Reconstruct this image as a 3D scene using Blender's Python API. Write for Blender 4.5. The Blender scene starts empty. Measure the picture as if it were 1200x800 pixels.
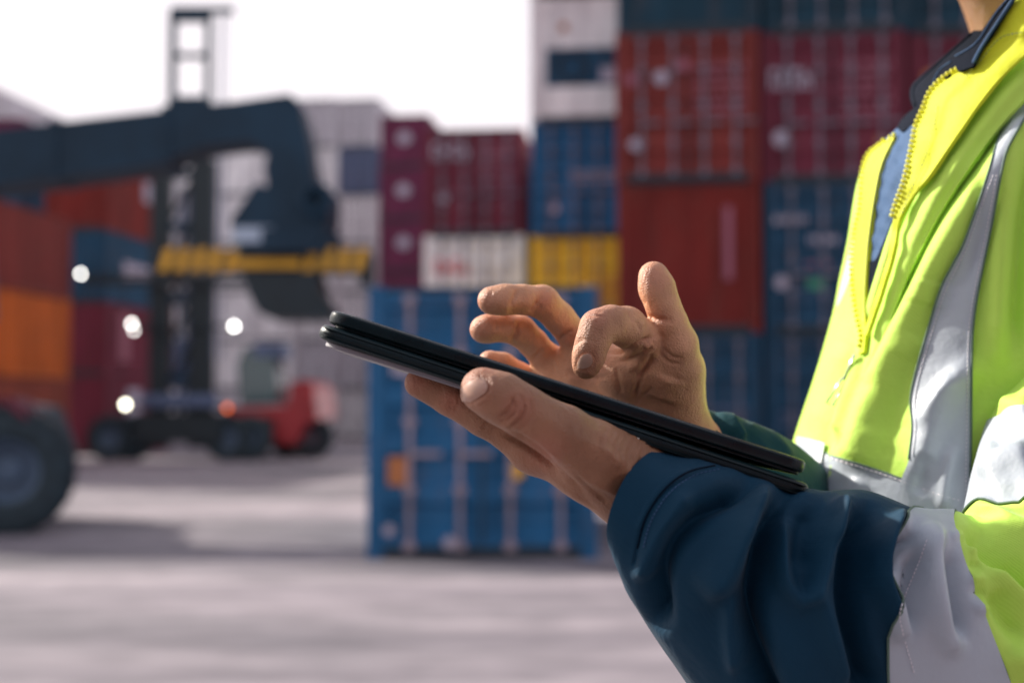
import bpy, bmesh, math, random
import numpy as np
from mathutils import Vector, Matrix
from mathutils.bvhtree import BVHTree
from mathutils.geometry import delaunay_2d_cdt
random.seed(7); np.random.seed(7)
S = bpy.context.scene
COL = S.collection
R = math.radians

# ------------------------------------------------------------ camera, sky, sun, exposure
F = 1666.67; CH = 1.56; PITCH = math.atan(82/F)
cam = bpy.data.cameras.new('camera'); camo = bpy.data.objects.new('camera', cam); COL.objects.link(camo)
camo.location = (0, 0, CH); camo.rotation_euler = (R(90)+PITCH, 0, 0)
cam.lens = 50; cam.sensor_width = 36; cam.clip_start = 0.05; cam.clip_end = 3000
cam.dof.use_dof = True; cam.dof.focus_distance = 0.785; cam.dof.aperture_fstop = 5.2
S.camera = camo
S.render.resolution_x = 1024; S.render.resolution_y = 682
SUN_EL = 31; SUN_AZ = -60                      # azimuth from +Y, negative = to the left
w = bpy.data.worlds.new('World'); S.world = w; w.use_nodes = True
nt = w.node_tree; nt.nodes.clear()
sky = nt.nodes.new('ShaderNodeTexSky'); sky.sky_type = 'NISHITA'; sky.sun_disc = False
sky.sun_elevation = R(SUN_EL); sky.sun_rotation = R(SUN_AZ); sky.dust_density = 4.0; sky.air_density = 1.0; sky.ozone_density = 1.0
hs = nt.nodes.new('ShaderNodeMixRGB'); hs.blend_type = 'MIX'; hs.inputs[0].default_value = 0.7
hs.inputs[2].default_value = (6.5, 6.0, 6.25, 1)        # thin bright haze, densest towards the horizon
ge = nt.nodes.new('ShaderNodeNewGeometry'); sx = nt.nodes.new('ShaderNodeSeparateXYZ'); nt.links.new(ge.outputs['Incoming'], sx.inputs[0])
ab = nt.nodes.new('ShaderNodeMath'); ab.operation = 'ABSOLUTE'; nt.links.new(sx.outputs[2], ab.inputs[0])
mr = nt.nodes.new('ShaderNodeMapRange'); mr.inputs[1].default_value = .25; mr.inputs[2].default_value = .9; mr.inputs[3].default_value = .93; mr.inputs[4].default_value = .30
nt.links.new(ab.outputs[0], mr.inputs[0]); nt.links.new(mr.outputs[0], hs.inputs[0])
nt.links.new(sky.outputs[0], hs.inputs[1])
bg = nt.nodes.new('ShaderNodeBackground'); bg.inputs[1].default_value = 0.12
wo = nt.nodes.new('ShaderNodeOutputWorld')
nt.links.new(hs.outputs[0], bg.inputs[0]); nt.links.new(bg.outputs[0], wo.inputs[0])
sl = bpy.data.lights.new('sun', 'SUN'); slo = bpy.data.objects.new('sun', sl); COL.objects.link(slo)
sl.energy = 5.0; sl.angle = R(2.0); sl.color = (1.0, 0.93, 0.84)
sd = Vector((math.sin(R(SUN_AZ))*math.cos(R(SUN_EL)), math.cos(R(SUN_AZ))*math.cos(R(SUN_EL)), math.sin(R(SUN_EL))))
slo.rotation_euler = (-sd).to_track_quat('-Z', 'Y').to_euler()
vs = S.view_settings; vs.view_transform = 'Standard'; vs.look = 'None'; vs.exposure = 0.6; vs.gamma = 1.0; vs.use_curve_mapping = False

# ------------------------------------------------------------ helpers
CP = np.array((0, 0, CH)); RT = np.array((1., 0, 0))
FW = np.array((0, math.cos(PITCH), math.sin(PITCH))); UP = np.array((0, -math.sin(PITCH), math.cos(PITCH)))
def P(px, py, d):
    return CP + d*(FW + (px-600)/F*RT + (400-py)/F*UP)
def Parr(px, py, d):
    px = np.asarray(px, float); py = np.asarray(py, float); d = np.asarray(d, float)*np.ones_like(px)
    return CP + d[..., None]*(FW + ((px-600)/F)[..., None]*RT + ((400-py)/F)[..., None]*UP)
def proj(V):
    q = V - CP; d = q@FW
    return 600+F*(q@RT)/d, 400-F*(q@UP)/d, d

def gx(px, d): return (px-600)/F*d

def mesh_of(name, verts, faces, smooth=True):
    me = bpy.data.meshes.new(name)
    verts = np.asarray(verts, dtype=np.float32)
    if isinstance(faces, np.ndarray):
        nf, k = faces.shape
        me.vertices.add(len(verts)); me.vertices.foreach_set('co', verts.ravel())
        me.loops.add(nf*k); me.loops.foreach_set('vertex_index', faces.astype(np.int32).ravel())
        me.polygons.add(nf); me.polygons.foreach_set('loop_start', np.arange(0, nf*k, k, dtype=np.int32))
        me.polygons.foreach_set('loop_total', np.full(nf, k, dtype=np.int32))
        me.update(calc_edges=True); me.validate()
    else:
        me.from_pydata([tuple(v) for v in verts.tolist()], [], [tuple(f) for f in faces]); me.update()
    if smooth: me.polygons.foreach_set('use_smooth', [True]*len(me.polygons))
    return me
def place(name, me, m=None, parent=None, loc=(0, 0, 0)):
    o = bpy.data.objects.new(name, me); COL.objects.link(o)
    if m is not None:
        if not me.materials: me.materials.append(m)
        else:
            o.material_slots[0].link = 'OBJECT'; o.material_slots[0].material = m
    if parent is not None: o.parent = parent
    o.location = loc
    return o
def empty(name, loc, rz=0, **kw):
    o = bpy.data.objects.new(name, None); COL.objects.link(o); o.location = loc; o.rotation_euler = (0, 0, rz)
    o.empty_display_size = 0.2
    tag(o, **kw); return o
def tag(o, label=None, cat=None, group=None, kind=None):
    if label: o['label'] = label
    if cat: o['category'] = cat
    if group: o['group'] = group
    if kind: o['kind'] = kind
    return o

class MB:
    """collects shapes into one mesh"""
    def __init__(s): s.v = []; s.f = []
    def add(s, V, Fc):
        n = len(s.v); s.v += [tuple(float(c) for c in v) for v in V]; s.f += [tuple(i+n for i in f) for f in Fc]; return s
    def box(s, a, b):
        x0, y0, z0 = a; x1, y1, z1 = b
        return s.add([(x0,y0,z0),(x1,y0,z0),(x1,y1,z0),(x0,y1,z0),(x0,y0,z1),(x1,y0,z1),(x1,y1,z1),(x0,y1,z1)],
                     [(0,3,2,1),(4,5,6,7),(0,1,5,4),(1,2,6,5),(2,3,7,6),(3,0,4,7)])
    def cbox(s, c, h): return s.box([c[i]-h[i] for i in range(3)], [c[i]+h[i] for i in range(3)])
    def cyl(s, a, b, r, n=12, r2=None):
        a = Vector(a); b = Vector(b); r2 = r if r2 is None else r2
        d = (b-a).normalized(); u = d.orthogonal().normalized(); v = d.cross(u)
        V = []
        for (p, q) in ((a, r), (b, r2)):
            for i in range(n):
                t = 2*math.pi*i/n; V.append(p+u*(q*math.cos(t))+v*(q*math.sin(t)))
        Fc = [(i, (i+1) % n, n+(i+1) % n, n+i) for i in range(n)]+[tuple(range(n-1, -1, -1)), tuple(range(n, 2*n))]
        return s.add(V, Fc)
    def lathe(s, c, axis, prof, n=32):
        """prof: list of (along, radius)"""
        c = Vector(c); d = Vector(axis).normalized(); u = d.orthogonal().normalized(); v = d.cross(u)
        V = []
        for (h, r) in prof:
            for i in range(n):
                t = 2*math.pi*i/n; V.append(c+d*h+u*(r*math.cos(t))+v*(r*math.sin(t)))
        Fc = []
        for k in range(len(prof)-1):
            for i in range(n):
                Fc.append((k*n+i, k*n+(i+1) % n, (k+1)*n+(i+1) % n, (k+1)*n+i))
        return s.add(V, Fc)
    def prism(s, poly, y0, y1):
        """poly in (x,z), extruded y0..y1"""
        n = len(poly); V = [(x, y0, z) for x, z in poly]+[(x, y1, z) for x, z in poly]
        Fc = [tuple(range(n)), tuple(range(2*n-1, n-1, -1))]+[(i, n+i, n+(i+1) % n, (i+1) % n) for i in range(n)]
        return s.add(V, Fc)
    def tube(s, pts, r, n=8):
        pts = [Vector(p) for p in pts]; V = []; up = None
        for i, p in enumerate(pts):
            d = (pts[min(i+1, len(pts)-1)]-pts[max(i-1, 0)]).normalized()
            if up is None: up = d.orthogonal().normalized()
            u = (up-d*up.dot(d)).normalized(); up = u; v = d.cross(u)
            rr = r[i] if isinstance(r, (list, tuple)) else r
            for k in range(n):
                t = 2*math.pi*k/n; V.append(p+u*(rr*math.cos(t))+v*(rr*math.sin(t)))
        Fc = [(i*n+k, i*n+(k+1) % n, (i+1)*n+(k+1) % n, (i+1)*n+k) for i in range(len(pts)-1) for k in range(n)]
        Fc += [tuple(range(n-1, -1, -1)), tuple(range((len(pts)-1)*n, len(pts)*n))]
        return s.add(V, Fc)
    def mesh(s, name, smooth=False):
        me = bpy.data.meshes.new(name); me.from_pydata(s.v, [], s.f); me.update()
        bm = bmesh.new(); bm.from_mesh(me); bmesh.ops.recalc_face_normals(bm, faces=bm.faces); bm.to_mesh(me); bm.free()
        if smooth: me.polygons.foreach_set('use_smooth', [True]*len(me.polygons))
        return me
    def build(s, name, m, parent=None, loc=(0, 0, 0), smooth=False, off=None):
        if off is not None: s.v = [(x-off[0], y-off[1], z-off[2]) for x, y, z in s.v]
        return place(name, s.mesh(name, smooth), m, parent, loc)

# ------------------------------------------------------------ materials
def mat(name, col, rough=0.5, metal=0.0, var=0.0, vscale=5.0, bump=0.0, bscale=60.0, spec=0.5, sheen=0.0, dirt=None, dirt_amt=0.5, sss=0, stretch=None, emit=0, bdist=0.002, coat=0):
    m = bpy.data.materials.new(name); m.use_nodes = True; n = m.node_tree; b = n.nodes['Principled BSDF']
    b.inputs['Base Color'].default_value = (*col, 1); b.inputs['Roughness'].default_value = rough
    b.inputs['Metallic'].default_value = metal; b.inputs['Specular IOR Level'].default_value = spec
    if coat: b.inputs['Coat Weight'].default_value = coat
    if sheen:
        b.inputs['Sheen Weight'].default_value = sheen; b.inputs['Sheen Roughness'].default_value = 0.4
    if emit:
        b.inputs['Emission Color'].default_value = (*col, 1); b.inputs['Emission Strength'].default_value = emit
    tc = n.nodes.new('ShaderNodeTexCoord'); vec = tc.outputs['Object']
    if stretch:
        mp = n.nodes.new('ShaderNodeMapping'); mp.inputs['Scale'].default_value = stretch; n.links.new(vec, mp.inputs[0]); vecs = mp.outputs[0]
    else: vecs = vec
    last = None
    if var:
        t = n.nodes.new('ShaderNodeTexNoise'); t.inputs['Scale'].default_value = vscale; t.inputs['Detail'].default_value = 6; n.links.new(vecs, t.inputs[0])
        r = n.nodes.new('ShaderNodeValToRGB'); n.links.new(t.outputs[0], r.inputs[0])
        r.color_ramp.elements[0].position = 0.3; r.color_ramp.elements[1].position = 0.7
        r.color_ramp.elements[0].color = (*[c*(1-var) for c in col], 1); r.color_ramp.elements[1].color = (*[min(1, c*(1+var)) for c in col], 1)
        last = r.outputs[0]
    if dirt:
        t = n.nodes.new('ShaderNodeTexNoise'); t.inputs['Scale'].default_value = vscale*2.3; t.inputs['Detail'].default_value = 8; t.inputs['Roughness'].default_value = .7; n.links.new(vecs, t.inputs[0])
        r = n.nodes.new('ShaderNodeValToRGB'); n.links.new(t.outputs[0], r.inputs[0])
        r.color_ramp.elements[0].position = 0.52; r.color_ramp.elements[1].position = 0.72
        r.color_ramp.elements[0].color = (0, 0, 0, 1); r.color_ramp.elements[1].color = (dirt_amt,)*3+(1,)
        mx = n.nodes.new('ShaderNodeMixRGB'); n.links.new(r.outputs[0], mx.inputs[0])
        if last: n.links.new(last, mx.inputs[1])
        else: mx.inputs[1].default_value = (*col, 1)
        mx.inputs[2].default_value = (*dirt, 1); last = mx.outputs[0]
    if last: n.links.new(last, b.inputs['Base Color'])
    if bump:
        t = n.nodes.new('ShaderNodeTexNoise'); t.inputs['Scale'].default_value = bscale; t.inputs['Detail'].default_value = 4; n.links.new(vec, t.inputs[0])
        bp = n.nodes.new('ShaderNodeBump'); bp.inputs['Strength'].default_value = bump; bp.inputs['Distance'].default_value = bdist
        n.links.new(t.outputs[0], bp.inputs['Height']); n.links.new(bp.outputs[0], b.inputs['Normal'])
    if sss:
        b.inputs['Subsurface Weight'].default_value = sss; b.inputs['Subsurface Radius'].default_value = (1, .35, .18); b.inputs['Subsurface Scale'].default_value = 0.006
    return m
def paint(name, col, rough=.5): return mat(name, col, .68, var=.28, vscale=.9, spec=.3, dirt=(.13, .07, .05), dirt_amt=.35, stretch=(2.5, 2.5, .5), bump=.2, bscale=9, bdist=.01)

M = dict(
    maroon=paint('maroon_paint', (.13, .016, .035)), purple=paint('purple_paint', (.13, .02, .06)), red=paint('brick_red_paint', (.155, .013, .009)),
    brick=paint('faded_red_paint', (.17, .022, .018)), orange=paint('orange_paint', (.48, .10, .012)), rust=paint('rust_orange_paint', (.24, .05, .03)),
    blue=paint('blue_paint', (.014, .105, .235)), deepblue=paint('deep_blue_paint', (.008, .052, .105)), teal=paint('teal_paint', (.004, .035, .06)),
    slate=paint('slate_blue_paint', (.10, .14, .24)), white=paint('white_paint', (.80, .79, .82)), grey=paint('grey_paint', (.58, .57, .61)),
    yellow=paint('yellow_paint', (.76, .50, .04)),
    rod=mat('galvanised_rods', (.15, .14, .18), .5, .3, var=.2), rodl=mat('weathered_light_rods', (.30, .24, .28), .55, .2, var=.3, vscale=3), mark=mat('white_marking', (.38, .34, .42), .6, var=.1), redmark=mat('red_marking', (.65, .08, .10), .6),
    orangemark=mat('orange_marking', (.42, .15, .05), .6), greenmark=mat('green_marking', (.04, .24, .14), .6), pinkmark=mat('faded_marking', (.28, .08, .12), .6),
    gasket=mat('dark_gasket', (.01, .02, .03), .7), steel=mat('dark_machine_steel', (.005, .027, .052), .6, spec=.3, var=.25, vscale=1.5, bump=.1, bscale=12),
    darksteel=mat('oily_dark_steel', (.004, .014, .02), .6, var=.3, vscale=3), tyre=mat('tyre_rubber', (.02, .035, .045), .85, var=.3, vscale=4, bump=.5, bscale=20, bdist=.01),
    rim=mat('wheel_rim_paint', (.06, .10, .16), .5, var=.2), machred=mat('machine_red', (.34, .015, .022), .35, var=.15, vscale=2),
    hazy=mat('hazard_yellow', (.70, .36, .02), .55, var=.15, vscale=3), hazk=mat('hazard_black', (.015, .02, .02), .55), glass=mat('cab_glass', (.03, .08, .09), .08, spec=.8),
    panel=mat('pale_panel', (.35, .42, .52), .5, var=.1), lamp=mat('lit_lamp', (1, .97, .92), .3, emit=13), lampy=mat('lit_warm_lamp', (1, .95, .74), .3, emit=13), lampo=mat('lit_orange_lamp', (1, .16, .02), .3, emit=1.8),
)

# ------------------------------------------------------------ ground
def ground():
    m = bpy.data.materials.new('worn_yard_concrete'); m.use_nodes = True; n = m.node_tree; b = n.nodes['Principled BSDF']; b.inputs['Roughness'].default_value = .8
    tc = n.nodes.new('ShaderNodeTexCoord')
    def noise(scale, st, det=6):
        mp = n.nodes.new('ShaderNodeMapping'); mp.inputs['Scale'].default_value = st; n.links.new(tc.outputs['Object'], mp.inputs[0])
        t = n.nodes.new('ShaderNodeTexNoise'); t.inputs['Scale'].default_value = scale; t.inputs['Detail'].default_value = det; n.links.new(mp.outputs[0], t.inputs[0]); return t
    a = noise(.30, (.45, 1, 1), 9); c = noise(3.0, (.5, 1, 1), 8); e = noise(.9, (.12, 1.3, 1), 5)
    r = n.nodes.new('ShaderNodeValToRGB'); n.links.new(a.outputs[0], r.inputs[0]); r.color_ramp.elements[0].position = .38; r.color_ramp.elements[1].position = .60
    r.color_ramp.elements[0].color = (.155, .14, .16, 1); r.color_ramp.elements[1].color = (.37, .32, .345, 1)
    r2 = n.nodes.new('ShaderNodeValToRGB'); n.links.new(e.outputs[0], r2.inputs[0]); r2.color_ramp.elements[0].position = .40; r2.color_ramp.elements[1].position = .60
    r2.color_ramp.elements[0].color = (.55, .55, .59, 1); r2.color_ramp.elements[1].color = (1, 1, 1, 1)
    mx = n.nodes.new('ShaderNodeMixRGB'); mx.blend_type = 'MULTIPLY'; mx.inputs[0].default_value = .8; n.links.new(r.outputs[0], mx.inputs[1]); n.links.new(r2.outputs[0], mx.inputs[2])
    r3 = n.nodes.new('ShaderNodeValToRGB'); n.links.new(c.outputs[0], r3.inputs[0]); r3.color_ramp.elements[0].position = .40; r3.color_ramp.elements[1].position = .60
    r3.color_ramp.elements[0].color = (.6, .6, .62, 1)
    mx2 = n.nodes.new('ShaderNodeMixRGB'); mx2.blend_type = 'MULTIPLY'; mx2.inputs[0].default_value = .7; n.links.new(mx.outputs[0], mx2.inputs[1]); n.links.new(r3.outputs[0], mx2.inputs[2])
    n.links.new(mx2.outputs[0], b.inputs['Base Color'])
    bp = n.nodes.new('ShaderNodeBump'); bp.inputs['Strength'].default_value = .4; bp.inputs['Distance'].default_value = .02; n.links.new(c.outputs[0], bp.inputs['Height']); n.links.new(bp.outputs[0], b.inputs['Normal'])
    g = MB().add([(-900, -300, 0), (900, -300, 0), (900, 1500, 0), (-900, 1500, 0)], [(0, 1, 2, 3)])
    tag(g.build('ground', m), kind='structure')
ground()

# ------------------------------------------------------------ shipping containers
WD = 2.438; YAW = R(6.8)          # the container rows run towards a point right of the picture's middle
def corrugated(length, height, pitch=.28, dep=.036):
    """vertical ribs, in the xz plane, outward = -y"""
    V = []; x = 0; pr = []
    while x < length-1e-6:
        for dx, yy in ((0, 0), (.30, 0), (.5, dep), (.80, dep)):
            if x+dx*pitch <= length: pr.append((x+dx*pitch, yy))
        x += pitch
    pr.append((length, 0))
    mb = MB(); n = len(pr)
    V = [(a, b, 0) for a, b in pr]+[(a, b, height) for a, b in pr]
    mb.add(V, [(i, i+1, n+i+1, n+i) for i in range(n-1)])
    return mb
CM = {}
def cmesh(H, L):
    if (H, L) in CM: return CM[(H, L)]
    d = {}
    p = .09
    fr = MB()
    for x in (0, WD-p*1.6):
        for y in (0, L-p*1.6): fr.box((x, y, .11), (x+p*1.6, y+p*1.6, H-.11))
    for y in (.012, L-p-.012):
        fr.box((p*1.6, y, .02), (WD-p*1.6, y+p, .16)); fr.box((p*1.6, y, H-.13), (WD-p*1.6, y+p, H-.015))
    for x in (.012, WD-p-.012):
        fr.box((x, p*1.6, .02), (x+p, L-p*1.6, .17)); fr.box((x, p*1.6, H-.10), (x+p, L-p*1.6, H-.015))
    cs = fr
    for x in (-.004, WD-.17+.004):
        for y in (-.004, L-.17+.004):
            for z in (0, H-.118): cs.box((x, y, z), (x+.17, y+.17, z+.118))
    d['frame'] = fr.mesh('frame')
    rf = corrugated(L-.2, WD-.2, .4, .02); rf.v = [(.1+z, .1+x, H-.03-y) for x, y, z in rf.v]; d['roof_panel'] = rf.mesh('roof_panel')
    sp = corrugated(L-.28, H-.26); v0 = sp.v[:]
    sp.v = [(.03+y, .14+x, .16+z) for x, y, z in v0]; d['side_panel_a'] = sp.mesh('side_panel')
    sp.v = [(WD-.03-y, .14+x, .16+z) for x, y, z in v0]; d['side_panel_b'] = sp.mesh('side_panel')
    ep = corrugated(WD-.28, H-.28, .24, .045); v0 = ep.v[:]
    ep.v = [(.14+x, .03+y, .15+z) for x, y, z in v0]; d['end_panel_a'] = ep.mesh('end_panel')
    ep.v = [(.14+x, L-.03-y, .15+z) for x, y, z in v0]; d['end_panel_b'] = ep.mesh('end_panel')
    # door leaf with horizontal pressed bands, origin at its lower left
    dw = (WD-.30)/2; dh = H-.30; dm = MB(); pr = [(0, 0)]; nb = 5
    bh = dh/nb
    for k in range(nb):
        z = k*bh; pr += [(z+.10, 0), (z+.15, .055), (z+bh-.13, .055), (z+bh-.08, 0)]
    pr.append((dh, 0)); n = len(pr)
    dm.add([(0.03, y, z) for z, y in pr]+[(dw-.03, y, z) for z, y in pr], [(i, n+i, n+i+1, i+1) for i in range(n-1)])
    dm.box((0, -.012, 0), (.05, .05, dh)); dm.box((dw-.05, -.012, 0), (dw, .05, dh))
    d['door'] = dm.mesh('door')
    ld = MB(); ld.cyl((0, -.05, -.05), (0, -.05, dh+.05), .028, 8)
    for z in (-.02, dh*.22, dh*.5, dh*.78, dh): ld.cbox((0, -.03, z), (.06, .03, .045))
    ld.box((-.02, -.085, dh*.36), (.34, -.065, dh*.36+.05))
    d['lock_rod'] = ld.mesh('lock_rod')
    gk = MB(); gk.box((WD/2-.018, .0, .17), (WD/2+.018, .03, H-.15)); gk.box((.145, .02, .16), (.157, .04, H-.14)); gk.box((WD-.157, .02, .16), (WD-.145, .04, H-.14))
    d['door_gasket'] = gk.mesh('door_gasket')
    sr = MB(); sr.box((.18, -.004, .0), (WD-.18, .011, .125)); d['sill_rail'] = sr.mesh('sill_rail'); sr = MB(); sr.box((.18, -.004, H-.05), (WD-.18, .011, H-.004)); d['header_rail'] = sr.mesh('header_rail')
    fl = MB(); fl.box((.05, .05, .10), (WD-.05, L-.05, .15)); d['floor_panel'] = fl.mesh('floor_panel')
    CM[(H, L)] = d; return d
def mark_plate(parent, kind, x, z, w_, h_, m, y=-.016):
    """flat printed marking on the end wall, local coordinates; text-like rows, emblems or plain plates"""
    mb = MB()
    if kind == 'plate': mb.box((x, y-.004, z), (x+w_, y, z+h_))
    elif kind == 'rows':
        nr = max(1, int(round(h_/.16)))
        for k in range(nr):
            zz = z+h_-(k+1)*h_/nr; xx = x
            while xx < x+w_-.05:
                ww = random.uniform(.04, .085); mb.box((xx, y-.004, zz+.03), (xx+ww, y, zz+h_/nr*.72)); xx += ww+.035
                if random.random() < .18: xx += .07
    elif kind == 'letters':
        k = 0; xx = x; lw = w_/4.6
        while xx < x+w_-lw*.6:
            mb.box((xx, y-.004, z), (xx+lw*.28, y, z+h_)); mb.box((xx+lw*.28, y-.004, z+(h_*.42 if k % 2 else h_*.8)), (xx+lw*.85, y, z+(h_*.62 if k % 2 else h_)))
            if k % 3 != 1: mb.box((xx+lw*.58, y-.004, z), (xx+lw*.85, y, z+h_*.42))
            xx += lw*1.15; k += 1
    elif kind == 'disc':
        x += w_*.14; z += h_*.14; w_ *= .72; h_ *= .72
        n = 18; c = (x+w_/2, z+h_/2); V = [(c[0]+w_/2*math.cos(2*math.pi*i/n), y, c[1]+h_/2*math.sin(2*math.pi*i/n)) for i in range(n)]
        V2 = [(a, b-.004, c_) for a, b, c_ in V]
        mb.add(V+V2, [tuple(range(n)), tuple(range(2*n-1, n-1, -1))]+[(i, n+i, n+(i+1) % n, (i+1) % n) for i in range(n)])
    o = mb.build('marking', m, parent)
    if kind in ('rows', 'letters', 'disc') and kind != 'disc': o['kind'] = 'stuff'        # glyph strokes too small to pick apart
    return o
def container(x, y, z, H, L, m, face, label, group, marks=(), rods=True, rod_m=None, rz=0):
    if len(label.split()) > 16: print('LONG', label)
    D = cmesh(H, L); o = empty('shipping_container', (x, y, z), rz, label=label, cat='container', group=group)
    for k in ('frame', 'roof_panel', 'side_panel_a', 'side_panel_b', 'end_panel_b', 'floor_panel'):
        nm = k.replace('_a', '').replace('panel_b', 'panel')
        place(nm if nm.endswith('panel') or nm == 'frame' else nm, D[k], m, o)
    place('sill_rail', D['sill_rail'], M['gasket'], o); place('header_rail', D['header_rail'], M['gasket'], o)
    if face == 'door':
        for k in range(2):
            dx = .15+k*(WD-.30)/2
            dr = place('door', D['door'], m, o, (dx, .02, .155))
            if rods:
                for q in (.28, .78): place('lock_rod', D['lock_rod'], rod_m or M['rod'], dr, (q*(WD-.30)/2, 0, 0))
        place('door_gasket', D['door_gasket'], M['gasket'], o)
    elif face == 'plain': place('end_panel', D['end_panel_a'], m, o)
    elif face == 'reefer':
        MB().box((.14, .02, .15), (WD-.14, .06, H-.13)).build('end_wall', m, o)
        mc = MB(); mc.box((.35, .005, H*.28), (WD-.3, .019, H*.58)); mc.build('machinery_grille', M['deepblue'], o)
        f = MB(); f.lathe((.95, .0, H*.43), (0, -1, 0), [(0, .36), (.05, .36), (.05, .30), (.0, .28)], 24); f.build('cooling_fan', M['gasket'], o)
        MB().box((1.6, -.02, H*.30), (2.0, .0, H*.42)).build('control_box', M['mark'], o)
    for mk in marks: mark_plate(o, *mk)
    return o
H1, H2 = 2.591, 2.896
ORD = ['lowest', 'second up', 'third up', 'fourth up', 'fifth up', 'sixth up', 'seventh up', 'eighth up']
LBL = {'maroon': 'maroon', 'purple': 'purple red', 'red': 'brick red', 'brick': 'faded red', 'orange': 'bright orange', 'rust': 'rusty orange', 'blue': 'mid blue', 'deepblue': 'dark blue',
       'teal': 'dark teal', 'slate': 'slate blue', 'white': 'white', 'grey': 'pale grey', 'yellow': 'yellow'}
def stack(px, d, levels, where, L=12.19, rows=1, right=False):
    x = gx(px, d)-(WD*math.cos(YAW) if right else 0); z = 0
    n = len(levels)
    for i, lv in enumerate(levels):
        colr, face, H = lv[0], lv[1], lv[2]; marks = lv[3] if len(lv) > 3 else (); extra = lv[4] if len(lv) > 4 else ''
        lab = f"{LBL[colr]} container{extra}, {ORD[i]} in {where}"
        container(x+random.uniform(-.03, .03), d+random.uniform(-.04, .04), z, H, L, M[colr], face, lab, 'stacked shipping containers', marks, rz=-YAW)
        z += H+.012
mk = M['mark']
# the single blue container standing free in the middle of the yard
dfront = 15.15
container(gx(431, dfront), dfront, 0, H2, 6.06, M['blue'], 'door', 'mid blue shipping container with four lock rods standing alone on the yard', None,
          [('plate', .26, 1.95, .45, .16, mk), ('plate', .22, .78, .22, .30, M['orangemark']), ('disc', 1.46, .80, .24, .26, M['hazy']), ('disc', 1.95, .62, .2, .2, M['orangemark']), ('disc', .15, .22, .17, .17, mk), ('disc', .78, .08, .2, .2, mk, -.10),
           ], rod_m=M['rodl'])
# middle stack right behind it
stack(496, 34.4, [('deepblue', 'door', H2), ('white', 'door', H2, [('letters', .28, 1.95, .85, .38, M['redmark']), ('rows', 1.35, 1.6, .8, .6, M['grey'])], ' with red lettering'),
                  ('maroon', 'door', H1, [('letters', .2, 1.85, .95, .42, mk), ('rows', 1.35, 1.2, .85, 1.0, M['pinkmark']), ('disc', .3, .75, .34, .34, mk)], ' with pale lettering')], 'the stack behind the lone blue container')
# column with reefer
stack(621, 32.0, [('deepblue', 'door', H2), ('yellow', 'door', H1, [('rows', 1.4, .9, .7, .8, M['orangemark'])], ' with ribbed doors'), ('blue', 'door', H1, [('disc', .33, .45, .36, .36, mk), ('rows', .9, 1.2, 1.3, .3, mk)], ' with disc'),
                  ('white', 'reefer', H2, [('disc', .62, 2.02, .28, .28, M['orangemark'])], ' with cooling machinery'), ('white', 'plain', H1)], 'the stack topped by a reefer')
# tall stacks on the right
def mk_red(): return [('disc', .12, 1.62, .3, .3, M['pinkmark']), ('disc', .62, 1.62, .32, .34, mk), ('disc', 1.02, 1.85, .28, .3, M['pinkmark']), ('rows', 1.38, 1.1, .9, .95, M['pinkmark']), ('disc', .18, .5, .34, .28, mk)]
stack(724, 24.4, [('deepblue', 'door', H2, [('rows', 1.3, 1.2, .9, .5, M['slate'])]), ('red', 'plain', H1, [('plate', 1.82, .9, .14, 1.25, M['pinkmark'])], ' with a pale stripe'),
                  ('brick', 'door', H1, mk_red(), ' with small faded lettering'), ('teal', 'plain', H1), ('red', 'plain', H1)], 'the stack behind the raised thumb')
stack(896, 24.4, [('deepblue', 'door', H2, [('rows', .25, 1.3, .8, .3, M['slate']), ('rows', 1.3, 1.3, .8, .3, M['slate'])]),
                  ('deepblue', 'door', H1, [('rows', .15, 1.85, .55, .22, mk), ('rows', .75, 1.5, .5, .2, mk), ('disc', .12, .7, .3, .32, mk), ('plate', .72, .75, .32, .16, M['greenmark']), ('rows', .7, 1.1, .4, .15, M['pinkmark'])], ' with green mark'),
                  ('maroon', 'door', H1, [('letters', .15, 1.6, .75, .36, mk), ('rows', 1.38, .95, .85, 1.15, M['pinkmark']), ('disc', .15, .55, .36, .4, mk), ('disc', 1.9, .5, .26, .3, M['orangemark'])], ' with bold white lettering'),
                  ('teal', 'door', H1), ('red', 'plain', H1)], 'the stack left of the open jacket')
stack(1070, 24.4, [('red', 'plain', H2), ('deepblue', 'plain', H1), ('maroon', 'door', H1, [('disc', .15, 1.7, .55, .3, M['orangemark'])], ' with an orange mark'), ('teal', 'door', H1), ('red', 'plain', H1)], 'the stack behind the worker\'s collar')
stack(1244, 24.4, [('blue', 'plain', H2), ('red', 'plain', H1), ('teal', 'door', H1), ('maroon', 'door', H1)], 'the stack behind the worker\'s back')
# purple red stack
stack(444, 70, [('purple', 'plain', H2 if q_ < 2 else H1, [('disc', .7, 1.0, 1.0, .9, mk)]) for q_ in range(6)], 'the nearer all-purple stack')
stack(468, 83, [('purple', 'plain', H2) for _ in range(6)], 'the farther all-purple stack')
# far white wall of containers
for k, (px, cols) in enumerate([(395, 'white grey white white white slate grey'), (347, 'white grey white white white white grey'), (299, 'white white white grey white white white'), (251, 'grey white white white white white'), (203, 'white slate white white grey white'),
                                (155, 'white maroon red white white grey'), (107, 'red white slate white white grey')]):
    cc = cols.split()
    stack(px, 85, [(c, 'door' if k < 2 else 'plain', H2) for c in cc], ['the far pale stack beside the purple stack', 'the far pale stack just right of the boom head', 'the far stack behind the boom head', 'the far stack right of the lift mast',
          'the far stack behind the lift mast', 'the far stack left of the lift mast', 'the far stack above the side-on maroon ones'][k])
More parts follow.
